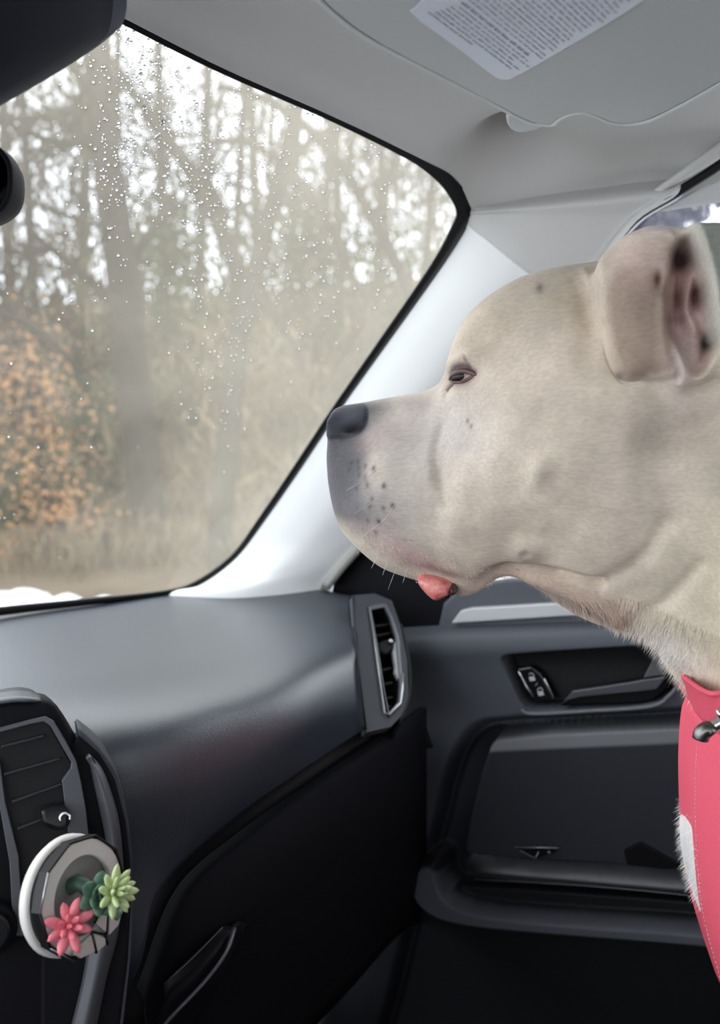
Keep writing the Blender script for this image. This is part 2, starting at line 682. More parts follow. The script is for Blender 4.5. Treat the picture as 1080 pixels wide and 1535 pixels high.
def region(poly, depth, soft, rl=0.0, rnd_=2):
    global rel
    q = chaikin([dp(x, y, rl) for x, y in poly], rnd_)
    d = sdf_poly(SS, ZS, q)
    k = 1 - sstep(-soft, soft, d)
    rel = rel * (1 - k) + depth * k


# broad recess from under the pad to the bottom
region([(706, 1094), (760, 1086), (1080, 1072), (1500, 1040), (1500, 2000), (400, 2000), (560, 1600), (625, 1330), (655, 1240), (675, 1150)], -0.028, 0.011)
# armrest body, its lit top is painted paler below
region([(726, 1122), (745, 1106), (1080, 1090), (1500, 1070), (1500, 1330), (1050, 1310), (700, 1292), (690, 1270)], 0.022, 0.0030, 0.022, 1)
# ledge under the armrest
region([(680, 1302), (1060, 1334), (1500, 1370), (1500, 1392), (1060, 1352), (690, 1324)], 0.026, 0.0035, 0.026, 1)
region([(690, 1328), (1060, 1355), (1500, 1395), (1500, 1450), (1060, 1400), (700, 1375), (660, 1360), (655, 1335)], 0.0, 0.004, 0.0, 1)
# pocket lip curling up at the front
region([(612, 1310), (650, 1290), (652, 1330), (665, 1356), (700, 1374), (800, 1386), (1062, 1404), (1500, 1450), (1500, 1478), (1062, 1432), (800, 1410), (700, 1400), (640, 1385), (608, 1350)], 0.030, 0.005, 0.03, 1)
# handle recess
region([(756, 984), (775, 980), (965, 968), (990, 968), (1025, 1000), (1010, 1035), (980, 1056), (800, 1067), (783, 1062), (770, 1030), (760, 1000)], -0.030, 0.003, 0.0, 1)
# belt rolls outwards
rel -= 0.035 * (1 - sstep(0.0, 0.022, topd)) ** 2
rel += 0.008 * np.exp(-((topd - 0.03) / 0.02) ** 2)
rel -= 0.012 * sstep(0.05, 0.12, topd) * (rel > -0.02) * 0.6
Zf = np.minimum(ZS, belt)
V = (CR * (DR - rel)[..., None] + CF * SS[..., None] + ZZ * Zf[..., None]).reshape(-1, 3)
wd = len(ss)
keep = (ZS <= belt + 0.002)
ii, jj = np.nonzero(keep[:-1, :-1] | keep[:-1, 1:])
b0_ = ii * wd + jj
Fc = np.stack([b0_, b0_ + wd, b0_ + wd + 1, b0_ + 1], axis=1)
tone = np.tile(np.array([0.065, 0.073, 0.088]), (SS.size, 1)).reshape(SS.shape + (3,))


def toned(poly, col, rl=0.0, soft=0.0022, it=1):  # paints lit tops and shaded faces into the door colour
    global tone
    k = (1 - sstep(-soft, soft, sdf_poly(SS, ZS, chaikin([dp(x, y, rl) for x, y in poly], it))))[..., None]
    tone = tone * (1 - k) + np.array(col) * k


toned([(702, 1100), (760, 1090), (1080, 1076), (1500, 1044), (1500, 2000), (300, 2000), (480, 1500), (600, 1330), (640, 1240), (668, 1150)], (.0035, .004, .006), 0, .010, 2)  # lower door darkened, footwell shade put into the colour
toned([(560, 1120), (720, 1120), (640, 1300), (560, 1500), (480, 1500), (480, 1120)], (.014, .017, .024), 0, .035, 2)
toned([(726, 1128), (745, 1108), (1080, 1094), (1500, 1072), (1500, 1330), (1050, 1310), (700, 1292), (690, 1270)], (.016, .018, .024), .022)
toned([(726, 1131), (745, 1108), (1080, 1093), (1500, 1071), (1500, 1092), (1080, 1115), (745, 1129)], (.14, .148, .16), .022)  # armrest top coloured as if lit; ledge and lip likewise
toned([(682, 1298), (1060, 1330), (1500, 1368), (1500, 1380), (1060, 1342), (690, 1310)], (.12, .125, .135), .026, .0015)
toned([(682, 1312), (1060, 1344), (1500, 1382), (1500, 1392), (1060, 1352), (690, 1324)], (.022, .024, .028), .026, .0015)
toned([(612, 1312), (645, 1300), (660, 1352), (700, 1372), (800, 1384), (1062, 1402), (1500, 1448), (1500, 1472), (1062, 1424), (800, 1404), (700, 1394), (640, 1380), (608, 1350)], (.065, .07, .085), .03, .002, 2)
toned([(757, 985), (775, 980), (965, 968), (990, 968), (1025, 1000), (1010, 1035), (980, 1056), (800, 1067), (783, 1062), (770, 1030), (760, 1000)], (.006, .0065, .008), 0, .0018)  # shade of the handle recess painted in
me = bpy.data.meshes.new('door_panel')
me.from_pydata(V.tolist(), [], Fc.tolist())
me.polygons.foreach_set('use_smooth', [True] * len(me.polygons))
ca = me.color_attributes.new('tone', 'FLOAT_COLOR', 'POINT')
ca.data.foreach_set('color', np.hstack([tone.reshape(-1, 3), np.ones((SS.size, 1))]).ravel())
dtm = mat('painted_shade_door_plastic', (0.05, 0.05, 0.05), 0.6, spec=0.3, bump=0.3, bscale=1100)  # one plastic, its light and shade painted per vertex
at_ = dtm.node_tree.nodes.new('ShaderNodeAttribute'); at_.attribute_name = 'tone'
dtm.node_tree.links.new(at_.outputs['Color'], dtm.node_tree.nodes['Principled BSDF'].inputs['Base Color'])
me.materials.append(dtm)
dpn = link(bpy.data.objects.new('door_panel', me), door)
dpn['label'] = 'dark grey moulded door panel with armrest, ledge and pocket'

dn = -CR


def dq(px, py, rl):
    return hit_side(px, py, DR - rl)


# handle
pl = [(838, 1059), (860, 1036), (944, 1022), (962, 1018), (985, 978), (1030, 975), (1030, 1010), (1010, 1024), (980, 1052), (960, 1056)]
o = prism('door_handle', [dq(x, y, -0.004) for x, y in pl], dn, 0.010, black_pl, door, 0.003)
o2 = prism('handle_face', [dq(x, y, 0.0) for x, y in [(858, 1036), (944, 1023), (964, 1019), (1000, 1014), (985, 1034), (960, 1037), (872, 1045), (852, 1050), (842, 1056)]], dn, 0.006, grey_tr, o, 0.0015)
o3 = prism('handle_end', [dq(x, y, -0.001) for x, y in [(984, 979), (1035, 972), (1035, 1008), (1000, 1012), (964, 1017)]], dn, 0.006, mat('handle_grey', (0.06, 0.062, 0.067), 0.5), o, 0.0015)
# light lip below the recess
lp = [dq(x, y, 0.001) for x, y in [(782, 1064), (800, 1070), (880, 1066), (975, 1059), (1005, 1042), (1028, 1012)]]
tube('recess_lip', crow(lp, 6), 0.0022, mat('lip_plastic', (0.10, 0.105, 0.115), 0.5), door, 8)
# lock switch
lk = prism('lock_switch', [dq(x, y, -0.014) for x, y in [(774, 1003), (797, 999), (811, 1010), (832, 1046), (826, 1050), (806, 1052), (795, 1046)]], dn, 0.010, piano, door, 0.002)
tube('chrome_edge', [dq(x, y, -0.013) for x, y in [(777, 1005), (781, 1012), (790, 1030), (800, 1044)]], 0.0013, chrome, lk, 6)
tube('chrome_edge', [dq(x, y, -0.013) for x, y in [(816, 1016), (822, 1028), (830, 1044), (828, 1048)]], 0.0008, chrome, lk, 6)
iconm = mat('switch_print', (0.45, 0.46, 0.48), 0.5)
for (cx, cy, op) in ((798, 1015, 1), (811, 1037, 0)):
    b0 = prism('lock_icon', [dq(cx + x, cy + y, -0.0133) for x, y in [(-5, 0), (3, -1), (5, 5), (-3, 6)]], dn, 0.0006, iconm, lk)
    arc = [dq(cx - 1 + 4 * math.cos(a), cy - 1 - 5 * math.sin(a), -0.0133) for a in np.linspace(0.2 if op else 0, math.pi * (0.8 if op else 1), 7)]
    tube('lock_shackle', arc, 0.0005, iconm, lk, 5)
tube('switch_mark', [dq(803, 1028, -0.0133), dq(806, 1024, -0.0133)], 0.0004, iconm, lk, 5)
# little window switch on the ledge, chrome line and dots
ws_ = prism('window_switch', [dq(x, y, 0.021) for x, y in [(774, 1271), (836, 1272), (832, 1278), (806, 1287), (796, 1286)]], dn, 0.004, piano, door, 0.001)
tube('switch_edge', [dq(772, 1270, 0.022), dq(838, 1271, 0.022)], 0.0005, silver, ws_, 5)
tube('switch_edge', [dq(780, 1275, 0.022), dq(803, 1287, 0.022), dq(808, 1277, 0.022)], 0.0004, silver, ws_, 5)
tube('switch_lamp', [dq(822, 1277, 0.022), dq(825, 1278, 0.022)], 0.0010, silver, ws_, 6)
# thin line on the ledge face
tube('ledge_seam', crow([dq(x, y, 0.0275) for x, y in [(712, 1318), (880, 1328), (1060, 1345), (1300, 1372)]], 5), 0.0007, grey_tr, door, 6)
# pocket cup mouth at the right
prism('grab_cup', [dq(x, y, 0.0175) for x, y in [(935, 1275), (960, 1262), (1010, 1290), (1080, 1296), (1080, 1306), (990, 1303), (940, 1297)]], dn, 0.004, black_pl, door, 0.0015)

# sail panel at the front of the door window
spn = dn
o = prism('sail_panel', [dq(x, y, -0.018) for x, y in [(560, 800), (500, 872), (480, 960), (640, 950), (662, 945), (672, 900), (690, 850), (690, 700), (640, 690)]], dn, 0.012, black_pl, door, 0.003)
o = prism('speaker_cover', [dq(x, y, -0.014) for x, y in [(655, 945), (664, 905), (690, 880), (760, 868), (900, 862), (1080, 850), (1080, 950)]], dn, 0.012, door_m, door, 0.004)
o = prism('belt_strip', [dq(x, y, -0.006) for x, y in [(676, 935), (690, 916), (705, 912), (860, 903), (1080, 888), (1080, 915), (850, 924)]], dn, 0.010, strip_m, door, 0.002)
o['label'] = 'pale grey strip along the top of the door'

# ================================================================== DASHBOARD
dash = empty('dashboard', car(.55, .75, .5), 'charcoal soft-touch passenger dashboard below the windshield', 'dashboard')
rowsD = [
    [(-330, 975, 1.02), (-200, 951, 1.03), (0, 921, 1.06), (150, 901, 1.11), (250, 889, 1.14), (340, 883, 1.15), (450, 881, 1.12), (530, 893, 1.055)],
    [(-330, 1010, .88), (-200, 990, .87), (0, 960, .91), (150, 942, .97), (250, 930, 1.00), (340, 922, 1.02), (450, 916, 1.02), (531, 918, 1.01)],
    [(-330, 1060, .76), (-200, 1045, .76), (0, 1020, .78), (150, 1005, .81), (250, 990, .845), (350, 974, .885), (450, 957, .915), (534, 945, .95)],
    [(-330, 1110, .68), (-200, 1100, .68), (0, 1080, .69), (150, 1060, .71), (250, 1042, .745), (350, 1020, .79), (452, 995, .835), (537, 975, .90)],
    [(-330, 1180, .63), (-200, 1170, .64), (0, 1150, .655), (150, 1120, .67), (250, 1092, .70), (352, 1065, .745), (455, 1035, .80), (540, 1010, .875)],
    [(-330, 1280, .61), (-200, 1270, .63), (0, 1270, .65), (150, 1210, .66), (250, 1170, .685), (352, 1130, .73), (455, 1085, .785), (543, 1050, .86)],
    [(-330, 1420, .60), (-200, 1400, .63), (0, 1400, .65), (160, 1340, .66), (243, 1275, .685), (347, 1192, .73), (455, 1130, .79), (546, 1078, .86)],
    [(-330, 1600, .60), (-200, 1600, .63), (0, 1600, .65), (190, 1480, .66), (240, 1335, .685), (340, 1238, .735), (455, 1155, .795), (548, 1092, .862)],
]
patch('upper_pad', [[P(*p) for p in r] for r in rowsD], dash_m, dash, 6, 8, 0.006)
# lower pad below the dark reveal
rowsL = [
    [(205, 1480, .69), (262, 1335, .712), (352, 1252, .757), (455, 1178, .815), (560, 1108, .885), (640, 1060, .96)],
    [(215, 1500, .67), (275, 1355, .695), (362, 1272, .74), (462, 1200, .80), (572, 1130, .875), (640, 1090, .96)],
    [(225, 1560, .67), (290, 1420, .69), (380, 1330, .735), (480, 1260, .80), (590, 1200, .89), (640, 1160, .98)],
    [(230, 1640, .68), (300, 1500, .70), (395, 1400, .75), (500, 1340, .83), (600, 1290, .94), (640, 1260, 1.04)],
    [(230, 1800, .70), (310, 1700, .73), (410, 1600, .80), (510, 1500, .88), (600, 1400, 1.0), (640, 1380, 1.1)],
]
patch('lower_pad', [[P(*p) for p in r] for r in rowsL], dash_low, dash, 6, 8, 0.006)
# dark reveal backing
patch('reveal', [[P(150, 1560, .715), P(232, 1345, .73), P(335, 1240, .775), P(455, 1155, .835), P(552, 1088, .90), P(630, 1060, .97)],
                 [P(210, 1560, .71), P(275, 1370, .73), P(372, 1285, .775), P(472, 1210, .835), P(580, 1140, .90), P(650, 1120, .98)]], rubber, dash, 3, 5, 0.003)
# glove box lid edge lines
glv = patch('glove_box', [[P(*p) for p in r] for r in [
    [(246, 1474, .664), (290, 1430, .676), (336, 1388, .700)],
    [(246, 1500, .650), (310, 1440, .665), (352, 1388, .705)],
    [(238, 1560, .648), (312, 1462, .665), (362, 1382, .715)],
    [(250, 1600, .655), (325, 1480, .675), (372, 1385, .730)]]], black_pl, dash, 6, 6, 0.004)
tube('lid_edge', crow([P(*p) for p in [(254, 1468, .655), (290, 1435, .668), (334, 1390, .69)]], 5), 0.0006, grey_tr, glv, 6)
tube('lid_edge', crow([P(*p) for p in [(200, 1590, .64), (252, 1530, .64), (305, 1474, .652), (338, 1430, .67), (352, 1392, .695)]], 6), [0.0008] * 6 + [0.0016] * 14 + [0.0020] * 5, grey_tr, glv, 6)
# soft crease round the airbag pad
# --- pod with the side vent
pn0, pn = plane3((530, 895, .985), (548, 1090, .858), (612, 1020, .93))
VP = lambda px, py, off=0.0: hit(px, py, pn0, pn) + pn * off
pod_out = [(530, 892), (562, 889), (588, 900), (600, 935), (611, 990), (613, 1040), (609, 1066), (586, 1090), (549, 1098), (545, 1060), (537, 980)]
pod_in = [(551, 910), (565, 907), (578, 905), (588, 925), (598, 955), (603, 1010), (603, 1035), (600, 1058), (582, 1076), (575, 1040), (562, 970)]
po = [VP(*p) for p in pod_out]
pi_ = [VP(*p) for p in pod_in]
o = ring_plate('vent_pod', po, pi_, pn, 0.010, pod_m, dash, 0.003)
pc_ = sum(pi_) / len(pi_)
ring_plate('vent_duct', [pc_ + (p - pc_) * 1.05 for p in pi_], pi_, pn, 0.030, rubber, dash, 0, -0.004)
vent = empty('side_vent', VP(580, 990))
vent.parent = dash
vent.matrix_parent_inverse = dash.matrix_world.inverted()
b_in = [(556, 915), (566, 913), (576, 911), (584, 927), (592, 955), (597, 1010), (598, 1030), (596, 1053), (583, 1068), (577, 1040), (566, 970)]
ring_plate('bezel', [VP(*p) for p in pod_in], [VP(*p) for p in b_in], pn, 0.004, grey_tr, vent, 0.0012, 0.002)
prism('vent_back', [VP(*p) for p in pod_in], pn, 0.002, rubber, vent, 0, -0.03)
tube('bezel_edge', np.vstack([[VP(x, y, 0.0025) for x, y in [(553, 912), (575, 1070), (582, 1073)]]]), 0.0008, silver, vent, 6)
tube('bezel_edge', np.vstack([[VP(x, y, 0.0025) for x, y in [(582, 1073), (599, 1056), (602, 1035), (602, 1012)]]]), 0.0015, silver, vent, 6)
prism('vent_plate', [VP(*p) for p in [(600, 960), (592, 962), (588, 978), (592, 1000), (591, 1008), (596, 1018), (603, 1022)]], pn, 0.004, mat('vent_plate_grey', (0.19, 0.2, 0.215), 0.45), vent, 0.001, 0.001)
for i, (ya, yb) in enumerate([(934, 930), (949, 943), (968, 962), (1001, 996), (1022, 1018), (1043, 1040), (1058, 1054)]):
    xa = 556 + (ya - 915) * 0.135
    xb = 592 if ya < 1050 else 590
    prism('slat', [VP(xa, ya, -0.004), VP(xb, yb, -0.004), VP(xb, yb + 3.5, -0.004), VP(xa, ya + 3.5, -0.004)], pn, 0.018, black_pl, vent, 0.0005)
kb = prism('vent_knob', [VP(x, y, 0.004) for x, y in [(566, 966), (578, 960), (586, 964), (587, 976), (578, 984), (568, 980)]], pn, 0.010, black_pl, vent, 0.002)
tube('knob_tip', [VP(580, 964, 0.006), VP(585, 968, 0.006)], 0.0022, silver, kb, 8)
# seam beside the pod
tube('pod_seam', crow([P(529, 893, .985), P(532, 940, .940), P(538, 1000, .875), P(545, 1060, .855), P(549, 1094, .855)], 6), 0.0012, rubber, dash, 6)
# side of the pod going outwards to the door
patch('end_cap', [[VP(600, 935, 0.0), VP(612, 990), VP(613, 1040), VP(600, 1078)],
                  [VP(604, 935, -0.03), VP(618, 990, -0.04), VP(620, 1040, -0.04), VP(606, 1090, -0.03)],
                  [VP(606, 940, -0.10), VP(622, 990, -0.10), VP(630, 1060, -0.10), VP(620, 1120, -0.10)]], rubber, dash, 4, 4, 0.003)

# --- centre stack: vent housing on the left
cn0, cn = plane3((0, 1060, .60), (130, 1240, .60), (20, 1330, .575))
CP = lambda px, py, off=0.0: hit(px, py, cn0, cn) + cn * off
stack = empty('centre_stack', CP(20, 1400), 'black centre console stack with grey-rimmed air vent', 'console')
hs_out = [(-330, 1120), (-150, 1075), (0, 1048), (60, 1047), (82, 1052), (100, 1078), (118, 1110), (130, 1160), (150, 1260), (150, 1420), (120, 1560), (90, 1750), (-330, 1750)]
hs = prism('housing', chaikin([CP(*p) for p in hs_out], 1), cn, 0.10, black_pl, stack, 0.006, -0.002, True, 3)
patch('housing_top', [[CP(-330, 1115, -.03), CP(-150, 1066, -.03), CP(0, 1036, -.03), (CP(42, 1034, -.03)), CP(62, 1044, -0.02)],
                      [CP(-330, 1122, 0), CP(-150, 1080, 0), CP(0, 1052, 0), (CP(40, 1049, 0)), CP(62, 1050, -0.004)]], dash_m, stack, 3, 5, 0.002)
bz_o = [(-25, 1098), (40, 1080), (68, 1072), (82, 1082), (100, 1112), (118, 1148), (126, 1190), (134, 1250), (100, 1256), (92, 1210), (20, 1400), (-10, 1250)]
# grey bezel as a bent strip with variable width
bo = [(-60, 1110), (0, 1090), (45, 1078), (68, 1073), (80, 1080), (98, 1110), (114, 1140), (121, 1170), (128, 1210), (133, 1258)]
bi = [(-60, 1116), (0, 1097), (45, 1085), (65, 1081), (75, 1088), (90, 1114), (106, 1142), (105, 1150), (92, 1168), (103, 1258)]
k = len(bo)
v = [CP(x, y, 0.006) for x, y in bo] + [CP(x, y, 0.006) for x, y in bi]
cv = empty('centre_vent', CP(60, 1180))
cv.parent = stack; cv.matrix_parent_inverse = stack.matrix_world.inverted()
o = mobj('bezel', v, face_cam(v, [(i, i + 1, k + i + 1, k + i) for i in range(k - 1)]), grey_tr, cv, False)
solid(o, 0.006); bev(o, 0.0008, 2)
v = [CP(x, y, 0.006) for x, y in [(-30, 1120), (0, 1140), (8, 1200), (28, 1280), (36, 1400)]] + [CP(x, y, 0.006) for x, y in [(-30, 1130), (-6, 1150), (-2, 1200), (14, 1290), (20, 1400)]]
o = mobj('bezel', v, face_cam(v, [(i, i + 1, 6 + i, 5 + i) for i in range(4)]), grey_tr, cv, False)
solid(o, 0.006); bev(o, 0.0008, 2)
prism('vent_back', [CP(*p) for p in [(-30, 1100), (68, 1078), (106, 1145), (104, 1250), (90, 1400), (30, 1400), (0, 1160)]], cn, 0.002, rubber, cv, 0, 0.001)
for (x0, y0, x1, y1) in [(2, 1116, 66, 1100), (6, 1157, 90, 1134), (18, 1198, 92, 1172), (26, 1238, 70, 1222)]:
    q = [CP(x0, y0, 0.005), CP(x1, y1, 0.005), CP(x1, y1 + 4, 0.005), CP(x0, y0 + 5, 0.005)]
    prism('slat', q, cn, 0.004, mat('slat_plastic', (0.015, 0.015, 0.017), 0.5, spec=.3), cv, 0.0005)
kb = prism('vent_knob', [CP(x, y, 0.016) for x, y in [(58, 1208), (78, 1202), (98, 1204), (104, 1216), (102, 1236), (84, 1240), (62, 1232)]], cn, 0.012, piano, cv, 0.003)
tube('knob_hook', crow([CP(x, y, 0.0185) for x, y in [(88, 1224), (88, 1217), (94, 1212), (101, 1216), (102, 1222)]], 4), 0.0010, chrome, kb, 6)
# silver curved trims right of the housing
a_ = [(133, 1128), (152, 1150), (166, 1185), (178, 1230), (184, 1290), (184, 1340), (176, 1400), (158, 1470), (140, 1560)]
b_ = [(133, 1140), (140, 1175), (150, 1220), (158, 1260), (160, 1290), (150, 1340), (134, 1400), (122, 1470), (100, 1560)]
rr = [[CP(x, y, 0.003) for x, y in a_], [CP((x + p) / 2, (y + q) / 2, 0.009) for (x, y), (p, q) in zip(a_, b_)], [CP(x, y, 0.003) for x, y in b_]]
patch('side_trim', rr, grey_tr, stack, 4, 5, 0.003)
patch('stack_flank', [[CP(x, y, -0.002) for x, y in [(120, 1095), (150, 1125), (176, 1165), (192, 1230), (200, 1300), (200, 1360), (196, 1440), (180, 1570)]],
                      [CP(x, y, -0.05) for x, y in [(124, 1085), (158, 1115), (186, 1165), (203, 1230), (212, 1300), (214, 1360), (212, 1440), (200, 1570)]]], pod_m, stack, 3, 5, 0.003)
prism('stack_side', [CP(x, y, -0.001) for x, y in [(118, 1100), (150, 1128), (174, 1168), (190, 1230), (198, 1300), (198, 1360), (194, 1440), (178, 1570), (60, 1570), (60, 1200)]], cn, 0.03, black_pl, stack, 0.003)
# round control at the far left edge
c0 = CP(-14, 1388, 0.012)
for rr_, of, mm in ((0.0165, 0.0, black_pl), (0.0125, 0.006, piano)):
    u = np.cross(cn, ZZ); u /= np.linalg.norm(u); vv = np.cross(u, cn)
    prism('rotary_knob', [c0 + rr_ * (math.cos(a) * u + math.sin(a) * vv) for a in np.linspace(0, 2 * math.pi, 32, endpoint=False)], cn, 0.014, mm, stack, 0.002, of)
tube('knob_mark', [c0 + cn * .007 + u * 0.003 - vv * 0.002, c0 + cn * .007 + u * 0.010 - vv * 0.004], 0.0008, silver, stack, 6)

# ================================================================== SUN VISOR
v0, vn = plane3((480, 5, .52), (800, 185, .645), (1080, 125, .565))
VS = lambda px, py, off=0.0: hit(px, py, v0, vn) + vn * off
visor = empty('sun_visor', VS(900, 60), 'grey folded sun visor with a pale printed warning label', 'visor')
vp = [(350, -250), (430, -60), (482, 5), (545, 56), (640, 106), (730, 152), (790, 184), (812, 188), (828, 189), (838, 181), (856, 173), (878, 171), (898, 178), (918, 186), (948, 188), (985, 178), (1080, 127), (1250, 20), (1400, -100), (1000, -420)]
o = prism('panel', chaikin([VS(*p) for p in vp], 1), vn, 0.014, visor_m, visor, 0.005, 0, True, 4)
lb = [(612, 17), (625, 9), (640, -10), (700, -110), (1010, -40), (966, 0), (870, 58), (768, 117), (752, 118), (740, 112), (680, 65)]
tube('edge_highlight_bead', crow([VS(x, y, -0.001) for x, y in vp[1:18]], 4), 0.0016, mat('visor_edge', (.54, .56, .545), .6), visor, 8)  # pale bead added to draw the highlight on the visor edge
sticker = prism('warning_label', chaikin([VS(*p) for p in lb], 1), vn, 0.0006, paper, visor, 0, 0.0008)
sticker['label'] = 'pale blue-white printed warning label'
# print: rows of illegible small words running parallel to the front edge
L0, L1 = VS(628, 14), VS(755, 108)
ux = (L1 - L0); LL = np.linalg.norm(ux); ux /= LL
uy = np.cross(vn, ux)
if np.dot(uy, VS(840, 60) - L1) < 0: uy = -uy
st2 = [(float(np.dot(VS(*p) - L0, ux)), float(np.dot(VS(*p) - L0, uy))) for p in lb]
in_st = lambda q: float(sdf_poly(np.array([np.dot(q - L0, ux)]), np.array([np.dot(q - L0, uy)]), st2)[0])
pvv, pff = [], []
rowi = 0
y = 0.0035
while y < 0.115:
    bold = rowi == 6
    hgt = 0.0021 if bold else 0.0012
    x = 0.006 + (0.0 if rowi % 5 else 0.003)
    xe = LL * (0.98 if rowi % 3 else 0.86) if rowi not in (0,) else LL * 0.5
    if rowi == 0: x = LL * 0.04
    # keep inside sticker
    while x < xe:
        wl = rnd.uniform(0.0025, 0.0075)
        q0 = L0 + ux * x + uy * (y - 0.0) + vn * 0.0011
        b0 = len(pvv)
        # letters: small blocks within a word
        xx = 0
        e2 = q0 + ux * wl + uy * hgt
        if max(in_st(q0), in_st(e2)) > -0.002:
            x += wl + 0.0016
            continue
        while xx < wl:
            lw = rnd.uniform(0.0005, 0.0009)
            hh = hgt * rnd.choice([0.7, 0.7, 1.0])
            b0 = len(pvv)
            q = q0 + ux * xx
            pvv += [q, q + ux * lw, q + ux * lw + uy * hh, q + uy * hh]
            pff.append((b0, b0 + 1, b0 + 2, b0 + 3))
            xx += lw + 0.0004
        x += wl + 0.0016
    y += 0.0034 if not bold else 0.005
    rowi += 1
o = mobj('label_print', pvv, face_cam(pvv, pff), ink, sticker, False)
tag(o, kind='stuff')
# hinge clip under the corner
hc = [(757, 184), (772, 178), (820, 190), (815, 200), (800, 206), (775, 210), (760, 200)]
hinge = prism('hinge_mount', chaikin([VS(*p) for p in hc], 1), vn, 0.012, mat('hinge_grey', (0.40, 0.42, 0.42), 0.5), visor, 0.003, -0.004, True)
tube('pivot_rod', [VS(825, 195, -0.012), VS(870, 182, -0.009), VS(930, 184, -0.008)], 0.004, visor_m, visor, 8)

# ================================================================== MIRROR / SENSOR
sn0, sn = plane3((0, 100, .565), (170, 10, .60), (60, -100, .545))
SP = lambda px, py, off=0.0: hit(px, py, sn0, sn) + sn * off
hp = [(-260, 250), (-200, 120), (-150, -250), (150, -250), (184, -60), (180, 14), (168, 44), (130, 72), (70, 110), (0, 150), (-80, 195), (-160, 240)]
sens = empty('mirror_sensor_housing', SP(0, 0), 'dark navy plastic sensor cover at the top of the windshield', 'sensor cover')
hpts = chaikin([SP(*p) for p in hp], 2)
cenp = sum(hpts) / len(hpts)
rings = [(1.0, -0.05), (1.0, -0.004), (0.975, 0.004), (0.93, 0.009), (0.80, 0.014), (0.5, 0.018), (0.1, 0.02)]
v, f = [], []
K = len(hpts)
for (s, of) in rings:
    v += [cenp + (p - cenp) * s + sn * of for p in hpts]
for i in range(len(rings) - 1):
    for j in range(K):
        j2 = (j + 1) % K
        f.append((i * K + j, i * K + j2, (i + 1) * K + j2, (i + 1) * K + j))
f.append(tuple((len(rings) - 1) * K + j for j in range(K)))
f = face_cam(v, f)
o = mobj('cover_shell', v, f, navy, sens)
fl = [(88, 30), (110, -40), (172, -40), (172, 14), (160, 36), (125, 60), (100, 52)]
o = prism('cover_facet', chaikin([SP(x, y, 0.012) for x, y in fl], 1), sn, 0.004, mat('navy_grey', (0.022, 0.024, 0.040), 0.4, spec=0.3), sens, 0.002, 0.002, True)

rear = empty('rear_view_mirror', P(-120, 275, .60), 'black rear-view mirror edge at the upper left of the windshield', 'mirror')
mc = P(-160, 272, .60)
mr_ = (P(22, 272, .60) - mc)
mu = (P(-160, 200, .60) - mc)
rx_, ry_ = np.linalg.norm(mr_), np.linalg.norm(mu)
mr_ /= rx_; mu /= ry_
mn = np.cross(mr_, mu)
if np.dot(mn, CAM - mc) < 0: mn = -mn
loop = []
for a in np.linspace(0, 2 * math.pi, 56, endpoint=False):
    c, s = math.cos(a), math.sin(a)
    loop.append((math.copysign(abs(c) ** 0.5, c), math.copysign(abs(s) ** 0.75, s)))
rings = [(0.90, 0.004), (0.97, 0.006), (1.0, 0.002), (1.0, -0.012), (0.93, -0.024), (0.7, -0.034), (0.3, -0.038)]
v, f = [], []
K = len(loop)
for (s, of) in rings:
    for (c, d) in loop:
        v.append(mc + mr_ * (c * (rx_ - (1 - s) * ry_)) + mu * d * ry_ * s + mn * of)
for i in range(len(rings) - 1):
    for j in range(K):
        j2 = (j + 1) % K
        f.append((i * K + j, (i + 1) * K + j, (i + 1) * K + j2, i * K + j2))
f.append(tuple((len(rings) - 1) * K + j for j in range(K))[::-1])
mobj('mirror_shell', v, f, black_pl, rear)
prism('mirror_glass', [mc + mr_ * (c * (rx_ - 0.1 * ry_)) + mu * d * ry_ * 0.9 + mn * 0.0045 for c, d in loop], mn, 0.002, mat('mirror_glass', (0.02, 0.022, 0.026), 0.05, metal=1.0), rear)
tube('mirror_arm', [mc - mn * 0.03, mc - mn * 0.06 + ZZ * 0.03, SP(-120, 60, -0.02)], 0.009, black_pl, rear, 10)

# ================================================================== AIR FRESHENER
ft = 0.535
fc = P(128, 1343, ft)
beta = math.radians(63)
fn = np.array([math.sin(beta), -math.cos(beta), 0.12]); fn /= np.linalg.norm(fn)
fx = np.cross(ZZ, fn); fx /= np.linalg.norm(fx)
if fx[0] < 0: fx = -fx
fy = np.cross(fn, fx)
if fy[2] < 0: fy = -fy
FR_ = 0.0365
fresh = empty('air_freshener', fc - fn * 0.02, 'white and black round vent clip air freshener holding pink and green succulents', 'air freshener')


def fl_(x, y, z=0.0):
    return fc + (fx * x + fy * y) * FR_ + fn * z


def circ(r, n=40, z=0.0, ph=0.0):
    return [fl_(r * math.cos(a + ph), r * math.sin(a + ph), z) for a in np.linspace(0, 2 * math.pi, n, endpoint=False)]


def lathe(name, prof, m, parent, n=48):
    v, f = [], []
    for (r, z) in prof:
        v += circ(r, n, z)
    for i in range(len(prof) - 1):
        for j in range(n):
            j2 = (j + 1) % n
            f.append((i * n + j, i * n + j2, (i + 1) * n + j2, (i + 1) * n + j))
    o = mobj(name, v, f, m, parent)
    bm = bmesh.new(); bm.from_mesh(o.data); bmesh.ops.recalc_face_normals(bm, faces=bm.faces); bm.to_mesh(o.data); bm.free()
    return o


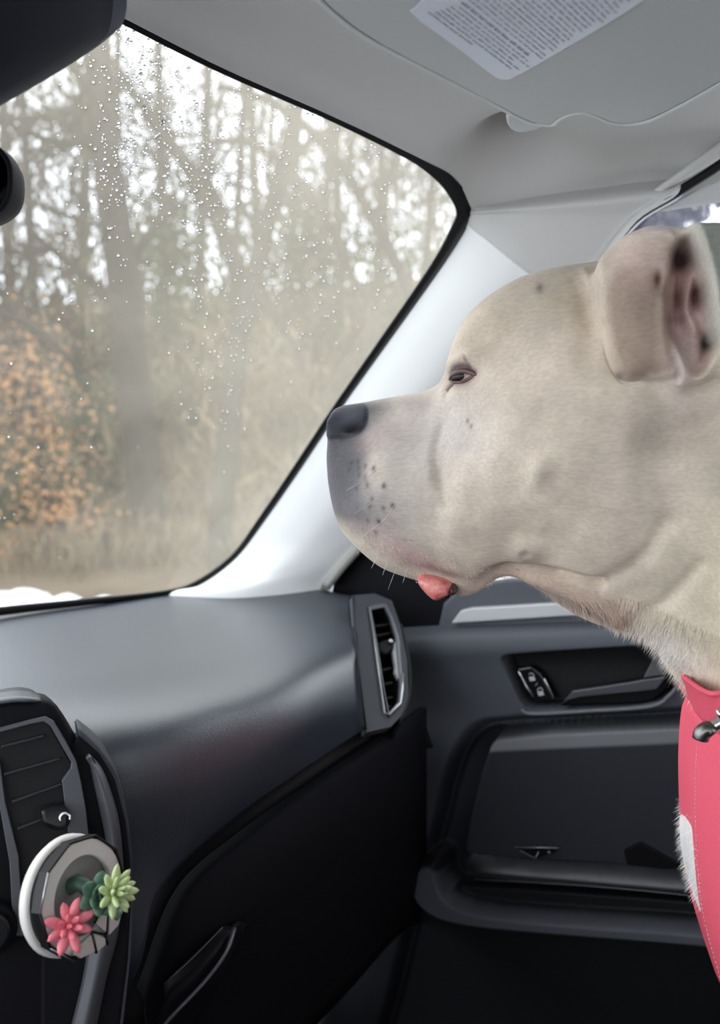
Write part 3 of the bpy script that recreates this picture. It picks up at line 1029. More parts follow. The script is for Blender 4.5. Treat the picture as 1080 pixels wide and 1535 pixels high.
lathe('back_shell', [(0.0, -0.0205), (0.80, -0.0205), (0.95, -0.0195), (1.0, -0.0165), (1.0, -0.0135), (0.96, -0.0115), (0.5, -0.0115), (0.0, -0.0115)], white_pl, fresh)
lathe('drum', [(0.0, -0.012), (0.92, -0.012), (0.92, -0.0065), (0.0, -0.0065)], blackmetal, fresh)
N = 10
ph = math.pi / 2 + 0.1
dec = lambda r, z: circ(r, N, z, ph)
o = ring_plate('facet_frame', dec(1.0, 0.0), dec(0.955, 0.0), fn, 0.0075, blackmetal, fresh, 0.0004)
for i in range(N):
    pass
o = ring_plate('front_band', circ(0.93, 40, -0.001), circ(0.655, 40, -0.001), fn, 0.004, ring_m, fresh, 0.0008)
prism('backing', circ(0.70, 40, -0.0055), fn, 0.001, cav_m, fresh)
for i in range(N):
    a, b2 = dec(1.005, 0.0005)[i], dec(1.005, 0.0005)[(i + 1) % N]
    if i in (0, 1, 2, 3): tube('frame_edge', [a, b2], 0.0005, silver if i in (1, 3) else blackmetal, fresh, 6)
# lower facets
fm = mat('facet_pane', (0.40, 0.38, 0.35), 0.35)
fac = [[(-.55, -.70), (-.12, -.62), (-.10, -.92), (-.42, -.86)], [(.02, -.50), (.36, -.28), (.22, -.78)], [(.26, -.84), (.44, -.25), (.80, -.22), (.72, -.55), (.50, -.80)], [(-.06, -.62), (.16, -.84), (.14, -.95), (-.06, -.95)]]
for q in fac:
    prism('facet_pane', [fl_(x, y, 0.0035) for x, y in q], fn, 0.002, fm, fresh, 0.0003)
for q in [[(-.12, -.55), (.20, -.80), (.20, -.98)], [(.20, -.80), (.42, -.22)], [(.0, -.48), (.42, -.22), (.86, -.2)], [(-.1, -.6), (-.08, -.97)]]:
    for a, b2 in zip(q[:-1], q[1:]):
        tube('facet_bar', [fl_(*a, 0.003), fl_(*b2, 0.003)], 0.0009, blackmetal, fresh, 6)


def leaf_mesh(name, L, wd, th, m, point=1.4, cup=0.15):
    v, f = [], []
    n, sg = 8, 8
    for i in range(n + 1):
        t = i / n
        r = (math.sin(math.pi * min(1, t ** 1.15 * 0.96 + 0.04)) ** 0.55) if t < 1 else 0.0
        r = max(r, 0.02) if t < 1 else 0.01
        if t < 0.5: r = max(r, 0.45)
        for k in range(sg):
            a = 2 * math.pi * k / sg
            v.append((wd * r * math.cos(a), th * r * math.sin(a) + cup * L * t * t, L * t))
    for i in range(n):
        for k in range(sg):
            k2 = (k + 1) % sg
            f.append((i * sg + k, i * sg + k2, (i + 1) * sg + k2, (i + 1) * sg + k))
    f.append(tuple(range(sg))[::-1]); f.append(tuple(n * sg + k for k in range(sg)))
    me = bpy.data.meshes.new(name)
    me.from_pydata(v, [], f)
    me.polygons.foreach_set('use_smooth', [True] * len(me.polygons))
    me.materials.append(m)
    return me


def succulent(name, c, axis, rings, me, m, label):
    """rings: (count, tilt from axis deg, scale, phase)"""
    axis = axis / np.linalg.norm(axis)
    u = np.cross(axis, ZZ); u /= np.linalg.norm(u); vv = np.cross(axis, u)
    r = 0.0022
    cv_, cf = [], []
    for i in range(5):
        t = math.pi * i / 4
        for k in range(8):
            a = 2 * math.pi * k / 8
            cv_.append(c + r * (math.sin(t) * (math.cos(a) * u + math.sin(a) * vv) + math.cos(t) * axis))
    for i in range(4):
        for k in range(8):
            cf.append((i * 8 + k, i * 8 + (k + 1) % 8, (i + 1) * 8 + (k + 1) % 8, (i + 1) * 8 + k))
    root = mobj(name, cv_, cf, m, fresh)
    root['label'] = label
    for (cnt, tilt, scl, phs) in rings:
        for k in range(cnt):
            a = 2 * math.pi * k / cnt + phs + rnd.uniform(-.12, .12)
            tl = math.radians(tilt + rnd.uniform(-6, 6))
            rad_ = math.cos(a) * u + math.sin(a) * vv
            d = axis * math.cos(tl) + rad_ * math.sin(tl)
            inn = axis * math.sin(tl) - rad_ * math.cos(tl)
            s = np.cross(inn, d)
            o = bpy.data.objects.new('leaf', me)
            sl = scl * rnd.uniform(0.9, 1.1)
            Mx = Matrix([[s[i] * sl, inn[i] * sl, d[i] * sl, c[i]] for i in range(3)] + [[0, 0, 0, 1]])
            o.matrix_world = Mx
            COL.objects.link(o)
            o.parent = root
            o.matrix_parent_inverse = root.matrix_world.inverted()
            o.matrix_basis = Mx
    return root


tocam = CAM - fc; tocam /= np.linalg.norm(tocam)
lp_ = leaf_mesh('pink_leaf', 0.0155, 0.0030, 0.0019, pinkleaf)
ld_ = leaf_mesh('green_leaf', 0.014, 0.0046, 0.0015, dkleaf, cup=0.25)
ll_ = leaf_mesh('pale_leaf', 0.0145, 0.0026, 0.0019, ltleaf)
succulent('pink_succulent', P(103, 1388, ft - 0.024), tocam + fn * .3, [(8, 82, 1.0, 0.2), (6, 50, 0.8, 0.5), (3, 15, 0.55, 0)], lp_, pinkleaf, 'pink star-shaped succulent')
succulent('green_succulent', P(150, 1342, ft - 0.010), tocam + fn * .3, [(6, 78, 1.0, 0.2), (6, 50, 0.85, 0.6), (4, 25, 0.6, 0.1), (3, 8, 0.4, 0.3)], ld_, dkleaf, 'dark green rosette succulent')
succulent('pale_succulent', P(172, 1338, ft - 0.012), tocam + crt * 1.3 + ZZ * .2, [(9, 85, 1.05, 0.2), (6, 55, 0.95, 0.6), (4, 20, 0.8, 0.1)], ll_, ltleaf, 'pale green spiky succulent')
o = tube('green_stem', crow([P(*p) for p in [(104, 1330, ft), (116, 1324, ft - .003), (130, 1330, ft - .004)]], 4), 0.0050, mat('deep_green', (0.03, 0.07, 0.045), .5), fresh, 10)
o = tube('green_stem', crow([P(*p) for p in [(140, 1364, ft - .006), (165, 1366, ft - .008), (180, 1374, ft - .008)]], 4), 0.0030, dkleaf, fresh, 10)
tube('vent_clip', [fl_(0, 0, -0.024), CP(88, 1300, 0.006)], 0.006, black_pl, fresh, 10)

# ================================================================== SEAT
seat = empty('passenger_seat', car(.58, -.15, .27), 'dark fabric passenger seat carrying the dog', 'seat')
bz = 0.60
boxcar('cushion', .34, .84, -.38, .16, bz - .15, bz, seat_m, seat, 0.05)
boxcar('seat_base', .40, .78, -.33, .10, .27, bz - .13, black_pl, seat, 0.02)
boxcar('backrest', .36, .84, -.62, -.46, bz - .05, 1.22, seat_m, seat, 0.05)  # backrest and headrest out of view, added to block rear window light
boxcar('headrest', .49, .71, -.62, -.52, 1.25, 1.40, seat_m, seat, 0.03)
dseat = empty('driver_seat', car(-.22, -.45, .27), 'dark fabric driver seat behind the camera, added to block light', 'seat')  # out of view, added to block light from behind
boxcar('backrest', -.46, .06, -.52, -.36, .50, 1.16, seat_m, dseat, 0.05)
boxcar('cushion', -.46, .06, -.36, .12, .42, .58, seat_m, dseat, 0.05)
boxcar('seat_base', -.40, .0, -.36, .08, .27, .44, black_pl, dseat, 0.02)
cons = empty('armrest_console', car(.2, -.1, .27), 'unseen black armrest console between the front seats, added to block light', 'console')  # out of view, added to keep light off the lower door
boxcar('console_body', .10, .31, -.40, .30, .27, .66, black_pl, cons, 0.02)
boxcar('console_lid', .10, .31, -.40, -.02, .66, .72, seat_m, cons, 0.02)

# ================================================================== DOG
hd = ray(800, 650)
hdir = np.array([hd[0], hd[1], 0]); hdir /= np.linalg.norm(hdir)
DLn = -hdir                                   # the dog's left side, towards the driver
DFn = np.array([-hdir[1], hdir[0], 0.0])      # the way the dog looks
DO = CAM + ray(800, 650) * 0.665


def dg(px, py, l=0.0):
    p = hit(px, py, DO + DLn * l, DLn)
    return np.array([np.dot(p - DO, DFn), p[2]])


def d3(s, h, l):
    return DO * np.array([1, 1, 0]) + DFn * s + DLn * l + ZZ * h


# plane homography (s,h) -> design pixels for the surface at l = 0.055
def design(s, h, l=0.055):
    p = (DO * np.array([1, 1, 0]))[None] + np.outer(s, DFn) + DLn[None] * l + np.outer(h, ZZ) - CAM[None]
    zf = p @ fwd
    return 540 + FPX * (p @ crt) / zf, 767.5 - FPX * (p @ cup) / zf


stn = [
    ((500, 621), (499, 640)), ((504, 612), (498, 662)), ((518, 607), (496, 700)), ((545, 603), (499, 740)),
    ((575, 597), (512, 788)), ((605, 592), (538, 820)), ((635, 586), (572, 848)), ((660, 574), (605, 862)),
    ((672, 548), (638, 872)), ((678, 522), (668, 882)), ((690, 490), (695, 893)), ((708, 465), (722, 884)),
    ((738, 440), (745, 866)), ((780, 416), (775, 862)), ((830, 402), (812, 884)), ((880, 394), (850, 912)),
    ((930, 388), (890, 932)), ((985, 390), (940, 946)), ((1040, 410), (975, 966)), ((1100, 460), (1000, 1002)),
    ((1160, 540), (1030, 1036)), ((1220, 650), (1050, 1075)), ((1280, 790), (1058, 1130)), ((1330, 940), (1040, 1190)),
    ((1380, 1090), (1022, 1245)), ((1430, 1240), (1036, 1330)), ((1480, 1390), (1088, 1425)), ((1530, 1530), (1250, 1530)),
    ((1575, 1650), (1300, 1640)), ((1590, 1760), (1330, 1740)), ((1570, 1830), (1440, 1800))]
T_ = crow([list(dg(*a)) + [0] for a, b in stn], 6)[:, :2]
B_ = crow([list(dg(*b)) + [0] for a, b in stn], 6)[:, :2]
wc = [(500, 628, .013), (510, 650, .018), (530, 630, .027), (535, 700, .040), (510, 750, .030), (580, 610, .028), (590, 690, .046), (570, 790, .042),
      (610, 830, .044), (650, 860, .036), (660, 760, .058), (650, 620, .034), (640, 690, .050), (690, 560, .046), (695, 885, .032), (720, 700, .070), (760, 600, .066),
      (720, 500, .046), (800, 440, .050), (850, 540, .070), (820, 700, .084), (740, 820, .060), (810, 830, .064), (870, 880, .054), (900, 430, .055),
      (950, 600, .078), (950, 800, .078), (900, 700, .084), (1000, 940, .070), (1080, 700, .088), (1150, 900, .098), (1080, 1100, .088), (1060, 1250, .080), (1250, 1100, .120),
      (1200, 1400, .125), (1400, 1300, .120), (1350, 1650, .135), (1520, 1700, .12)]
wsh = np.array([dg(a, b) for a, b, _ in wc])
wwv = np.array([c for _, _, c in wc])


def halfw(s, h):
    d2 = (np.asarray(s)[..., None] - wsh[:, 0]) ** 2 + (np.asarray(h)[..., None] - wsh[:, 1]) ** 2
    k = np.exp(-d2 / (2 * 0.026 ** 2)) + 1e-4 / (1 + (d2 / 0.03 ** 2) ** 2)
    return (k * wwv).sum(-1) / k.sum(-1)


NR = 44
V, Fc = [], []
for i in range(len(T_)):
    for k in range(NR):
        a = 2 * math.pi * k / NR
        c = (1 - math.cos(a)) / 2
        p = T_[i] * (1 - c) + B_[i] * c
        sn_ = math.sin(a)
        wv = float(halfw(p[0], p[1])) * math.copysign(abs(sn_) ** 0.78, sn_)
        V.append(d3(p[0], p[1], wv))
n0 = len(T_)
for i in range(n0 - 1):
    for k in range(NR):
        k2 = (k + 1) % NR
        Fc.append((i * NR + k, i * NR + k2, (i + 1) * NR + k2, (i + 1) * NR + k))
Fc.append(tuple(range(NR))[::-1])
Fc.append(tuple((n0 - 1) * NR + k for k in range(NR)))
parts = [(V, Fc)]


def blob(c, r3, n=20, m_=14):
    v, f = [], []
    for i in range(m_ + 1):
        t = math.pi * i / m_
        for k in range(n):
            a = 2 * math.pi * k / n
            q = (math.sin(t) * math.cos(a) * r3[0], math.cos(t) * r3[1], math.sin(t) * math.sin(a) * r3[2])
            v.append(c + DFn * q[0] + ZZ * q[1] + DLn * q[2])
    for i in range(m_):
        for k in range(n):
            f.append((i * n + k, i * n + (k + 1) % n, (i + 1) * n + (k + 1) % n, (i + 1) * n + k))
    return v, f


SEAT = 0.60
for sg in (1, -1):
    # ear slab
    ep = [(895, 398), (906, 378), (935, 354), (975, 339), (1018, 341), (1080, 344), (1140, 354), (1170, 450), (1150, 560), (1110, 582), (1075, 562), (1040, 580), (1012, 590), (990, 580), (965, 562), (935, 568), (915, 530), (902, 455)]
    q = [dg(x, y, .07) for x, y in ep]
    kk = len(q)
    ec = sum(q) / kk
    layers = [(1.0, .030), (1.0, .072), (0.96, .0775), (0.6, .080)]
    v = [d3(*(ec + (a - ec) * s), sg * l) for s, l in layers for a in q]
    f = []
    for i in range(3):
        for j in range(kk):
            j2 = (j + 1) % kk
            f.append((i * kk + j, i * kk + j2, (i + 1) * kk + j2, (i + 1) * kk + j))
    f.append(tuple(range(kk))[::-1]); f.append(tuple(3 * kk + j for j in range(kk)))
    parts.append((v, f))
    # forelegs: shoulder, elbow, wrist, paw
    sh = dg(1340, 1250); el = dg(1370, 1480)
    pts = [d3(sh[0], sh[1], sg * .075), d3(el[0] - .01, el[1], sg * .085)]
    x0 = el[0]
    pts += [d3(x0 + .03, SEAT + .13, sg * .08), d3(x0 + .05, SEAT + .055, sg * .08), d3(x0 + .075, SEAT + .026, sg * .082), d3(x0 + .115, SEAT + .022, sg * .085)]
    cp = crow(np.hstack([np.array(pts), np.array([[.062], [.050], [.032], [.028], [.028], [.022]])]), 5)
    parts.append(tube_vf(cp[:, :3], cp[:, 3], 16))
    for tt in (-1.5, -.5, .5, 1.5):
        c = d3(x0 + .115, SEAT + .018, sg * .085 + tt * .0125)
        parts.append(blob(c, (.026, .017, .0085), 12, 8))
    # haunch and hind foot
    hp_ = dg(1500, 1720)
    parts.append(blob(d3(hp_[0] + .03, SEAT + .10, sg * .105), (.12, .095, .05)))
    parts.append(tube_vf(crow([d3(hp_[0] - .05, SEAT + .03, sg * .12), d3(hp_[0] + .06, SEAT + .028, sg * .13), d3(hp_[0] + .15, SEAT + .024, sg * .135)], 4), .026, 12))
rr0 = dg(1570, 1780)
parts.append(blob(d3(rr0[0] + .04, SEAT + .10, 0), (.12, .10, .12)))
parts.append(tube_vf(crow([d3(rr0[0] + .0, SEAT + .06, 0), d3(rr0[0] - .12, SEAT + .03, .03), d3(rr0[0] - .22, SEAT + .025, .10), d3(rr0[0] - .20, SEAT + .02, .18)], 5), np.linspace(.028, .008, 16), 10))
V, Fc = join_vf(parts)
me = bpy.data.meshes.new('tmp')
me.from_pydata([tuple(x) for x in V], [], Fc)
bm = bmesh.new(); bm.from_mesh(me); bmesh.ops.recalc_face_normals(bm, faces=bm.faces); bm.to_mesh(me); bm.free()
to = bpy.data.objects.new('tmp', me); COL.objects.link(to)
md = to.modifiers.new('r', 'REMESH'); md.mode = 'VOXEL'; md.voxel_size = 0.0024; md.use_smooth_shade = True
dgp = bpy.context.evaluated_depsgraph_get()
dm = bpy.data.meshes.new_from_object(to.evaluated_get(dgp))
bpy.data.objects.remove(to)
bm = bmesh.new(); bm.from_mesh(dm)
_o = DO * np.array([1, 1, 0])
cs_ = np.array([v.co[:] for v in bm.verts])
qq = cs_ - _o[None]
uu, vv_ = design(qq @ DFn, qq[:, 2])
okv = (uu < 1125) & (vv_ < 960) & ((qq @ DLn) > 0.0)
bm.verts.ensure_lookup_table()
es = [e for e in bm.edges if okv[e.verts[0].index] and okv[e.verts[1].index]]
bmesh.ops.subdivide_edges(bm, edges=es, cuts=1, use_grid_fill=True)
bmesh.ops.triangulate(bm, faces=[f_ for f_ in bm.faces if len(f_.verts) > 4])
bm.to_mesh(dm); bm.free()
nv = len(dm.vertices)
co = np.empty(nv * 3); dm.vertices.foreach_get('co', co); co = co.reshape(-1, 3)
ed = np.empty(len(dm.edges) * 2, int); dm.edges.foreach_get('vertices', ed); ed = ed.reshape(-1, 2)
deg = np.bincount(ed.ravel(), minlength=nv).astype(float)[:, None]


def smooth(c, it, lam=0.5, wmask=None):
    for _ in range(it):
        acc = np.zeros_like(c)
        for a in range(c.shape[1]):
            acc[:, a] = np.bincount(ed[:, 0], c[ed[:, 1], a], nv) + np.bincount(ed[:, 1], c[ed[:, 0], a], nv)
        dlt = (acc / deg - c) * lam
        c = c + (dlt if wmask is None else dlt * wmask)
    return c


co = smooth(co, 16)
q = co - (DO * np.array([1, 1, 0]))[None]
S_, H_, L_ = q @ DFn, q[:, 2], q @ DLn
U_, Vp = design(S_, H_)
dm.vertices.foreach_set('co', co.ravel()); dm.update()
nrm = np.empty(nv * 3); dm.vertices.foreach_get('normal', nrm); nrm = nrm.reshape(-1, 3)
sgn = np.sign(L_ + 1e-9)


def gs(x, y, rx, ry=None, ang=0.0):
    ry = ry or rx
    a = math.radians(ang)
    dx, dy = U_ - x, Vp - y
    xr = dx * math.cos(a) + dy * math.sin(a)
    yr = -dx * math.sin(a) + dy * math.cos(a)
    return np.exp(-0.5 * ((xr / rx) ** 2 + (yr / ry) ** 2))


def ln(pts, wd):
    pts = crow([(x, y, 0) for x, y in pts], 6)[:, :2]
    d = np.full(nv, 1e9)
    for a, b in zip(pts[:-1], pts[1:]):
        e = b - a
        t = np.clip(((U_ - a[0]) * e[0] + (Vp - a[1]) * e[1]) / (e @ e + 1e-9), 0, 1)
        d = np.minimum(d, (U_ - a[0] - e[0] * t) ** 2 + (Vp - a[1] - e[1] * t) ** 2)
    return np.exp(-0.5 * d / wd ** 2)


def pg(poly, soft, it=2):
    d = sdf_poly(U_, Vp, chaikin(poly, it))
    return 1 - sstep(-soft, soft, d)


side = sstep(0.012, 0.03, np.abs(L_))
disp = np.zeros(nv)
KD = 1.5
for (x, y, rx, ry, an, hgt) in [
    (692, 563, 17, 12, -10, -.0045), (700, 534, 24, 9, -20, .0040), (690, 588, 22, 8, 10, .0018), (850, 620, 80, 70, 0, .005), (760, 610, 50, 26, 20, .002),
    (812, 700, 11, 14, 20, .0035), (792, 826, 18, 15, 0, .0045), (792, 826, 6, 5, 0, -.0015), (560, 735, 34, 52, 20, .005), (610, 640, 30, 16, 0, -.002),
    (745, 760, 40, 60, 0, .003), (720, 480, 30, 14, -40, .002), (660, 700, 8, 60, 5, -.0016), (690, 760, 14, 60, 12, .0014),
    (900, 820, 60, 30, 30, .003), (860, 760, 26, 60, 20, -.0015), (985, 640, 25, 60, 0, -.004), (1040, 640, 40, 20, -20, -.006),
    (880, 480, 12, 50, 0, -.0015)]:
    disp += hgt * gs(x, y, rx, ry, an)
disp -= .0045 * ln([(712, 890), (742, 866), (775, 858), (830, 866), (900, 880)], 6)
disp += .0030 * ln([(760, 880), (800, 880), (860, 900), (930, 935)], 9)
disp -= .0020 * ln([(900, 880), (960, 830), (990, 780)], 10)
disp -= .0018 * ln([(960, 930), (1000, 900), (1040, 840)], 9)
disp -= .0016 * ln([(655, 640), (650, 690), (668, 760)], 5)
disp -= .0013 * ln([(672, 575), (664, 592)], 3)
disp += .0012 * ln([(880, 395), (892, 430), (905, 480)], 5)
disp -= .0006 * ln([(862, 412), (876, 450), (888, 500)], 6)
# nose pad and nostril
disp += .0014 * pg([(380, 606), (520, 605), (536, 612), (534, 638), (522, 650), (500, 657), (380, 662)], 3)
disp -= .0050 * gs(518, 643, 10, 5.0, -25) * 1.0
disp -= .0015 * ln([(536, 612), (538, 634), (526, 652), (502, 660)], 2.5)
nzv = np.array([mnoise.fractal(Vector((S_[i] * 28, H_[i] * 28, L_[i] * 28)), .8, 2.1, 3) for i in range(nv)])
disp += .0006 * nzv
co = co + nrm * (disp * side * KD)[:, None]
# nose tip: philtrum between the nostrils
tip = gs(499, 632, 10, 14) * np.exp(-0.5 * (L_ / .003) ** 2)
co = co - DFn[None] * (tip * 0.002)[:, None]

# ear relief, sideways
sd2 = sstep(0.045, 0.062, np.abs(L_))
E3 = pg([(1021, 330), (1032, 372), (1044, 420), (1051, 465), (1058, 505), (1078, 545), (1112, 590), (1200, 580), (1220, 430), (1180, 320), (1080, 320)], 2.2)
E2 = pg([(1010, 372), (1030, 362), (1040, 420), (1050, 470), (1060, 520), (1052, 548), (1036, 566), (1022, 560), (1010, 520), (992, 490), (990, 440), (1000, 400)], 8)
lat = 0.022 * E3 * (1 - 0.35 * sstep(0, 120, U_ - 1060)) - 0.013 * E2 * (1 - E3)
lat += 0.007 * ln([(1030, 385), (1030, 430), (1022, 470), (1034, 500)], 6) * (1 - E3)
lat += 0.009 * gs(1033, 540, 14, 22, 10) * (1 - E3) + .007 * gs(1010, 560, 10, 20) * (1 - E3) + 0.004 * gs(1040, 480, 12, 10) * (1 - E3)
lat -= 0.008 * gs(1016, 392, 13, 15) * (1 - E3) + .008 * gs(1043, 447, 9, 13, 10) * (1 - E3) + .008 * gs(1056, 514, 6, 12, 20) * (1 - E3)
lat -= 0.0055 * gs(978, 428, 6, 10) + .006 * gs(1012, 455, 5, 18)
lat -= 0.0030 * gs(1000, 500, 12, 14) + .004 * ln([(1003, 540), (1008, 570)], 3)
lat += 0.003 * ln([(985, 460), (985, 500), (990, 560)], 5)
lat += 0.0030 * pg([(893, 400), (903, 370), (1005, 345), (1012, 400), (1010, 560), (990, 572), (955, 570), (935, 569), (921, 545), (908, 500), (900, 440)], 2.5) * (1 - .8 * gs(900, 385, 30, 30))
lat -= .0018 * ln([(895, 440), (903, 490), (914, 540), (930, 572), (950, 575)], 3)
lat -= 0.006 * gs(915, 380, 26, 22) * 1.0
lat += 0.005 * gs(945, 450, 30, 60)
rim = ln([(1021, 345), (1034, 375), (1046, 420), (1054, 470), (1060, 508), (1082, 548)], 4)
lat += 0.003 * rim
co = co + DLn[None] * (lat * sd2 * sgn)[:, None]
emask = np.clip(pg([(880, 320), (1200, 320), (1220, 620), (900, 620)], 12), 0, 1) * sd2
co = smooth(co, 2, 0.5, emask[:, None])
co = smooth(co, 1, 0.4)
dm.vertices.foreach_set('co', co.ravel()); dm.update()

# ---- coat colours, with some shade and shine painted in
base = np.array([.625, .530, .420])
C = np.tile(base, (nv, 1))


def mixc(wt_, col):
    global C
    wt_ = np.clip(wt_, 0, 1)[:, None]
    C = C * (1 - wt_) + np.array(col)[None] * wt_


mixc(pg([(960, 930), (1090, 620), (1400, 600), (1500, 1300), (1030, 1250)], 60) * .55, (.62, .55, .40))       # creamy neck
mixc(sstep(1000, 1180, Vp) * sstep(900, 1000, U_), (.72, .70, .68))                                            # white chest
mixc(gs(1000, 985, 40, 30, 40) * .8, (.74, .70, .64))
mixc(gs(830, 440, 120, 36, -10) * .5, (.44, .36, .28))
mixc(gs(1010, 640, 60, 35, 0) * .6, (.36, .30, .25))  # shadow under the ear painted into the coat
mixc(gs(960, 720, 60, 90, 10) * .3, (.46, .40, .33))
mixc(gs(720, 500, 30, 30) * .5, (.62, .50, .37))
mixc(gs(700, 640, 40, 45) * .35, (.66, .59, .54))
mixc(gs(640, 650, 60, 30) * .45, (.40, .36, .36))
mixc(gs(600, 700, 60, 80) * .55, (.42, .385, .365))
# grey muzzle
mz = pg([(360, 590), (480, 580), (556, 596), (570, 612), (548, 640), (545, 680), (548, 740), (560, 790), (520, 800), (440, 790), (360, 720)], 24)
mz = np.clip(mz + .25 * nzv * mz * (1 - mz) * 4, 0, 1)
mixc(mz * .92, (.092, .091, .098))
mixc(pg([(380, 650), (545, 655), (548, 700), (520, 760), (480, 770), (380, 740)], 14) * .6, (.080, .080, .09))
mixc(gs(570, 770, 34, 24, 30) * .55, (.26, .245, .255))
mixc(gs(548, 668, 18, 12, -15) * .4, (.46, .34, .32))
mixc(gs(575, 650, 30, 14, -20) * .45, (.46, .37, .34))
mixc(gs(580, 815, 34, 12, 30) * .55, (.54, .38, .37))
mixc(gs(620, 848, 34, 10, 18) * .75, (.52, .33, .31))
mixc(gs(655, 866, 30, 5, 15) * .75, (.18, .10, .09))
mixc(gs(600, 605, 40, 10) * .35, (.22, .21, .22))
# throat
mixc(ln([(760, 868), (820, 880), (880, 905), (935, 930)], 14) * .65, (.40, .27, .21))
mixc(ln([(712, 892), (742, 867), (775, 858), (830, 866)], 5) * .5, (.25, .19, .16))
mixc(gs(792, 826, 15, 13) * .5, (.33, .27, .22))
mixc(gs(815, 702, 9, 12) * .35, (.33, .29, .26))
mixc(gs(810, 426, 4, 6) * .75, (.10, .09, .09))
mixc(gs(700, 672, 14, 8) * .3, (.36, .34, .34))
# nose
mixc(pg([(380, 596), (520, 601), (538, 610), (540, 632), (528, 652), (500, 660), (470, 664), (380, 664)], 3), (.040, .042, .052))
mixc(gs(519, 645, 12, 5.5, -22) * 1.4, (.003, .003, .004))
mixc(gs(512, 624, 9, 10) * .5, (.09, .095, .115))  # painted highlight on the front of the nose pad
mixc(ln([(502, 655), (528, 652), (540, 634)], 3) * .5, (.13, .13, .14))
# lids
mixc(gs(690, 563, 20, 12, -10) * .8, (.30, .20, .18))
mixc(ln([(671, 558), (680, 550), (695, 548), (710, 556)], 3) * .9, (.10, .06, .06))
mixc(ln([(672, 574), (667, 584)], 2) * .9, (.08, .04, .04))
mixc(ln([(676, 572), (692, 572), (706, 564)], 2.5) * .7, (.36, .20, .19))
# whisker spots
wsp = [(519, 698), (531, 697), (534, 706), (545, 703), (560, 706), (517, 708), (536, 716), (552, 730), (578, 731), (560, 749), (589, 759), (576, 762), (556, 760), (567, 783), (550, 782), (560, 801), (548, 720), (533, 735), (700, 540), (703, 632), (709, 640), (702, 548)]
for i, (x, y) in enumerate(wsp):
    mixc(gs(x, y, 2.2, 3.0) * (.85 if i in (4, 8, 10, 13) else .55), (.05, .035, .03))
# ear colours
EF = pg([(903, 440), (925, 405), (985, 415), (1010, 470), (1010, 560), (965, 566), (935, 568), (915, 530)], 10)
mixc(EF * sd2 * .85, (.31, .22, .165))
mixc(gs(965, 400, 34, 26) * .7, (.60, .42, .37))
mixc(gs(985, 350, 50, 14) * .5, (.62, .56, .50))
mixc(E2 * (1 - E3) * .8, (.44, .27, .24))
for (x, y, rx, ry, an, cc, wt_) in [(1016, 393, 13, 14, 0, (.07, .035, .028), 1.2), (1043, 447, 9, 12, 10, (.14, .025, .022), 1.3), (1055, 514, 6, 11, 20, (.02, .010, .010), 1.3),
                               (978, 427, 4, 8, 5, (.15, .06, .05), 1.1), (1012, 450, 5, 18, 3, (.14, .06, .05), 1.0), (1010, 482, 16, 6, -10, (.22, .12, .11), .8), (1034, 480, 10, 16, 0, (.62, .46, .43), .8),
                               (1015, 545, 14, 34, 10, (.56, .45, .41), .8), (929, 563, 4, 5, 0, (.09, .06, .05), .9), (960, 556, 30, 6, -8, (.30, .21, .17), .7)]:
    mixc(gs(x, y, rx, ry, an) * wt_ * (1 - E3), cc)
mixc(E3, (.24, .245, .21))  # shading of the back flap painted as grey-green
mixc(rim * .9 * sd2, (.60, .56, .47))
C = C * (1 + .05 * nzv[:, None])
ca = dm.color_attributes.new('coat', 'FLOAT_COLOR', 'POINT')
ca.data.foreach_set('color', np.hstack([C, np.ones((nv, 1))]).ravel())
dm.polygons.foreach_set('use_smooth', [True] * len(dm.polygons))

m = bpy.data.materials.new('short_coat')
m.use_nodes = True
n = m.node_tree
b = n.nodes['Principled BSDF']
b.inputs['Roughness'].default_value = 0.72
b.inputs['Specular IOR Level'].default_value = 0.22
b.inputs['Sheen Weight'].default_value = 0.15
b.inputs['Subsurface Weight'].default_value = 0.0
at = n.nodes.new('ShaderNodeAttribute'); at.attribute_name = 'coat'
tcn = n.nodes.new('ShaderNodeTexCoord')
n1 = n.nodes.new('ShaderNodeTexNoise'); n1.inputs['Scale'].default_value = 38; n1.inputs['Detail'].default_value = 6
n2 = n.nodes.new('ShaderNodeTexNoise'); n2.inputs['Scale'].default_value = 520; n2.inputs['Detail'].default_value = 2
mp = n.nodes.new('ShaderNodeMapping'); mp.inputs['Scale'].default_value = (0.35, 1, 1)
n.links.new(tcn.outputs['Object'], n1.inputs[0])
n.links.new(tcn.outputs['Object'], mp.inputs[0]); n.links.new(mp.outputs[0], n2.inputs[0])
r1 = n.nodes.new('ShaderNodeMapRange'); r1.inputs[1].default_value = .3; r1.inputs[2].default_value = .7; r1.inputs[3].default_value = .86; r1.inputs[4].default_value = 1.10
r2 = n.nodes.new('ShaderNodeMapRange'); r2.inputs[1].default_value = .25; r2.inputs[2].default_value = .75; r2.inputs[3].default_value = .88; r2.inputs[4].default_value = 1.10
n.links.new(n1.outputs[0], r1.inputs[0]); n.links.new(n2.outputs[0], r2.inputs[0])
mm = n.nodes.new('ShaderNodeMath'); mm.operation = 'MULTIPLY'
n.links.new(r1.outputs[0], mm.inputs[0]); n.links.new(r2.outputs[0], mm.inputs[1])
vm = n.nodes.new('ShaderNodeVectorMath'); vm.operation = 'SCALE'
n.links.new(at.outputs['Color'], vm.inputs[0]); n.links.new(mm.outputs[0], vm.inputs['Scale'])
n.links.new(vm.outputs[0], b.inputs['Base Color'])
bp = n.nodes.new('ShaderNodeBump'); bp.inputs['Strength'].default_value = .35; bp.inputs['Distance'].default_value = .0008
n.links.new(n2.outputs[0], bp.inputs['Height']); n.links.new(bp.outputs[0], b.inputs['Normal'])
